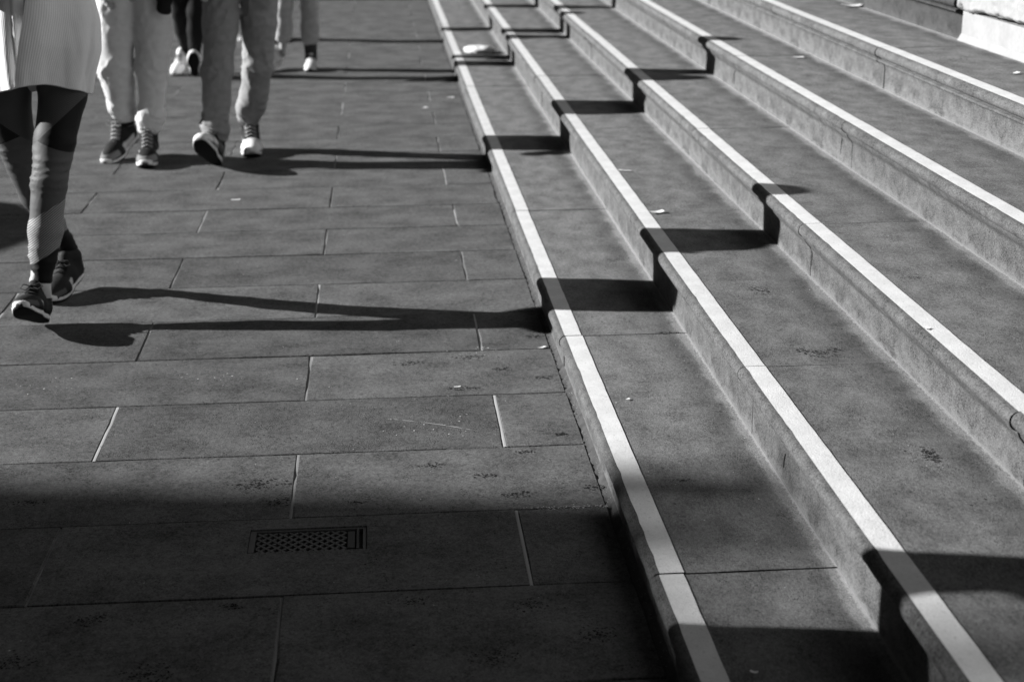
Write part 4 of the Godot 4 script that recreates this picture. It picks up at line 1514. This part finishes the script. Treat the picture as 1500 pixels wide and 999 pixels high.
	var far := build_person("walker farthest back in turned-up dark jeans and light shoes", Vector3(-0.62, 0, -12.45), fr)
	var sock := Mesher.new()
	sock.tube([Vector3(0.09, 0.20, -0.012), Vector3(0.09, 0.10, -0.02), Vector3(0.09, 0.07, 0.03)], [0.050, 0.046, 0.045], 12)
	part("sock", sock.mesh(M.dark_cloth), far)
	# --- others of the crowd, standing out of the picture to the left; only their shadows reach it
	var crowd := [
		[denim, Vector3(-1.76, 0, -3.24), "walker out of the picture beside the near paving"], [jogger, Vector3(-1.02, 0, -14.42), "walker hidden behind the walker in grey jeans"], [denim, Vector3(-1.7, 0, -18.55), "walker out of the picture beyond its upper edge"]]
	for c in crowd:
		var o: Node3D = c[0].duplicate()
		o.name = numbered("person")
		add_child(o)
		o.position = c[1]
		tag(o, c[2], "person", "walkers out of sight whose shadows fall into view")

func knit_coat(p: Node3D) -> void:
	# open-fronted long knit: one band of cloth wrapped round, its right-hand front over the left
	var levels := [[0.0, 0.199, 0.162], [0.06, 0.212, 0.170], [0.14, 0.238, 0.175], [0.24, 0.245, 0.165], [0.36, 0.225, 0.150], [0.46, 0.205, 0.140], [0.52, 0.185, 0.125], [0.555, 0.12, 0.095], [0.575, 0.072, 0.072]]
	var nz := FastNoiseLite.new()
	nz.seed = 21
	nz.frequency = 1.0
	var seg := 120
	var rows := []
	var uvs := []
	var sub := 40
	for a in sub + 1:
		var u := a / float(sub) * (levels.size() - 1)
		var q := mini(int(u), levels.size() - 2)
		var f := u - q
		var rise: float = lerpf(levels[q][0], levels[q + 1][0], f)
		var rx: float = lerpf(levels[q][1], levels[q + 1][1], f)
		var rz: float = lerpf(levels[q][2], levels[q + 1][2], f)
		var row := []
		var uvr := []
		for b in seg + 1:
			var s := b / float(seg)
			# angle from +z towards +x; begins a little left of the middle of the front and ends under the overlap
			var slit := lerpf(-0.06, 0.36, clampf(rise / 0.5, 0.0, 1.0))
			var ang := slit + s * (TAU + 0.10)
			var over := 0.016 * smoothstep(0.10, 0.0, s) - 0.006 * smoothstep(0.94, 1.0, s)
			var flare := 1.0 - clampf(rise / 0.3, 0.0, 1.0)
			var wob := (nz.get_noise_2d(ang * 2.0, rise * 1.5) * 0.010 + nz.get_noise_2d(ang * 6.0, rise * 7.0 + 4.0) * 0.003) * (0.3 + flare)
			wob += 0.007 * sin(ang * 16.0) * smoothstep(4.8, 5.2, ang) * (0.4 + flare)      # loose folds down the far front
			# the far front hangs straight from side to edge, turned to the sun
			var wide := 1.0 + 0.22 * smoothstep(3.4, 4.7, ang)
			var ex := lerpf(1.0, 1.7, smoothstep(4.71, 4.95, ang) * (1.0 - smoothstep(0.35, 0.5, rise)))
			var x := pow(absf(sin(ang)), ex) * signf(sin(ang)) * (rx * wide + over + wob)
			var z := pow(absf(cos(ang)), ex) * signf(cos(ang)) * (rz + over + wob)
			z += (0.055 * smoothstep(4.9, 6.1, ang) if s > 0.5 else 0.06 * smoothstep(0.75, 0.0, ang - slit)) * (1.0 - smoothstep(0.3, 0.5, rise))
			var hem := 0.855 - 0.055 * smoothstep(0.06, 0.24, s) + 0.050 * smoothstep(0.75, 1.0, s) + 0.004 * sin(s * 40.0)
			var y := hem + rise * (1.40 - hem) / 0.575
			row.append(Vector3(x, y + 0.004, z - 0.115))
			uvr.append(Vector2(s * 12.5, y * 9.0))
		rows.append(row)
		uvs.append(uvr)
	var o := Mesher.new()
	# outer face, a rolled hem and edge, then the inner face
	o.grid(rows, false, uvs, [], false)
	var outer := o.v.duplicate()
	var nrm := o.n.duplicate()
	var w := seg + 1
	var inner := []
	for a in rows.size():
		var row := []
		for b in w:
			row.append(outer[a * w + b] - nrm[a * w + b] * 0.006)
		inner.append(row)
	o.grid(inner, false, uvs, [], true)
	var h0 := []
	var h1 := []
	var h2 := []
	for b in w:
		h0.append(outer[b]); h1.append(outer[b] - nrm[b] * 0.003 + Vector3(0, -0.004, 0)); h2.append(inner[0][b])
	o.grid([h2, h1, h0], false, [uvs[0], uvs[0], uvs[0]])
	for side in 2:
		var b := 0 if side == 0 else w - 1
		var e := []
		var eu := []
		for a in rows.size():
			e.append([outer[a * w + b], inner[a][b]])
			eu.append([uvs[a][b], uvs[a][b]])
		o.grid(e, false, eu)
	part("knit_coat", o.mesh(M.knit), p)
	for a in [[Vector3(-0.15, 1.315, -0.20), Vector3(-0.26, 1.19, -0.19), Vector3(-0.25, 1.227, -0.01)], [Vector3(0.15, 1.315, -0.20), Vector3(0.215, 1.22, -0.21), Vector3(0.09, 1.255, -0.08)]]:
		var sl := skin([[a[0], a[1], 0.066, 0.056], [a[1], a[2], 0.056, 0.045]], 0.012, 0.012)
		part("sleeve", sl.mesh(M.white_cotton), p)

# ------------------------------------------------------------------ camera, light, scene
func _ready() -> void:
	rng.seed = 20240
	var cam := Camera3D.new()
	cam.name = "camera"
	var pitch := 0.2995
	var yaw := 0.0789
	var roll := -0.0073
	var fw := Vector3(sin(yaw) * cos(pitch), -sin(pitch), -cos(yaw) * cos(pitch))
	var rt := Vector3(cos(yaw), 0, sin(yaw))
	var up := rt.cross(fw)
	var r2 := rt * cos(roll) + up * sin(roll)
	var u2 := -rt * sin(roll) + up * cos(roll)
	var at := CameraAttributesPhysical.new()
	at.frustum_focal_length = 83.20                      # with the engine's 35 mm frame height: a field of 23.76 degrees
	at.frustum_focus_distance = 4.4
	at.frustum_near = 0.05
	at.frustum_far = 1500.0
	at.exposure_aperture = 5.6
	cam.attributes = at
	cam.keep_aspect = Camera3D.KEEP_HEIGHT
	add_child(cam)
	cam.transform = Transform3D(Basis(r2, u2, -fw), Vector3(0, 1.65, 0))
	cam.fov = 23.757
	cam.near = 0.05
	cam.far = 1500.0
	cam.current = true
	var env := Environment.new()
	var sky := Sky.new()
	var sm := ProceduralSkyMaterial.new()
	sm.sky_top_color = Color(0.010, 0.010, 0.010).linear_to_srgb()
	sm.sky_horizon_color = Color(0.31, 0.31, 0.31).linear_to_srgb()
	sm.sky_curve = 0.06
	sm.ground_bottom_color = Color(0.04, 0.04, 0.04).linear_to_srgb()
	sm.ground_horizon_color = Color(0.08, 0.08, 0.08).linear_to_srgb()
	sm.sun_angle_max = 1.0
	sky.sky_material = sm
	env.background_mode = Environment.BG_SKY
	env.sky = sky
	env.tonemap_mode = Environment.TONE_MAPPER_LINEAR
	env.tonemap_exposure = 2.42
	env.sdfgi_enabled = true
	env.ssao_enabled = true
	env.ssil_enabled = true
	var we := WorldEnvironment.new()
	we.name = "world_environment"
	we.environment = env
	add_child(we)
	var sun := DirectionalLight3D.new()
	sun.name = "sun"
	sun.light_energy = 1.55
	sun.light_color = Color(1, 1, 1)
	sun.light_angular_distance = 0.5
	sun.shadow_enabled = true
	add_child(sun)
	var az := deg_to_rad(10.0)
	var el := deg_to_rad(23.5)
	var dirv := Vector3(cos(az) * cos(el), -sin(el), sin(az) * cos(el))
	sun.look_at_from_position(Vector3(-20, 10, -5), Vector3(-20, 10, -5) + dirv, Vector3.UP)
	build_materials()
	M.dark_denim = cloth(0.36, 1.0)
	build_walk()
	build_steps()
	build_pillar()
	build_building_across()
	build_added_tree()
	build_added_umbrella()
	build_drain()
	build_litter()
	build_people()
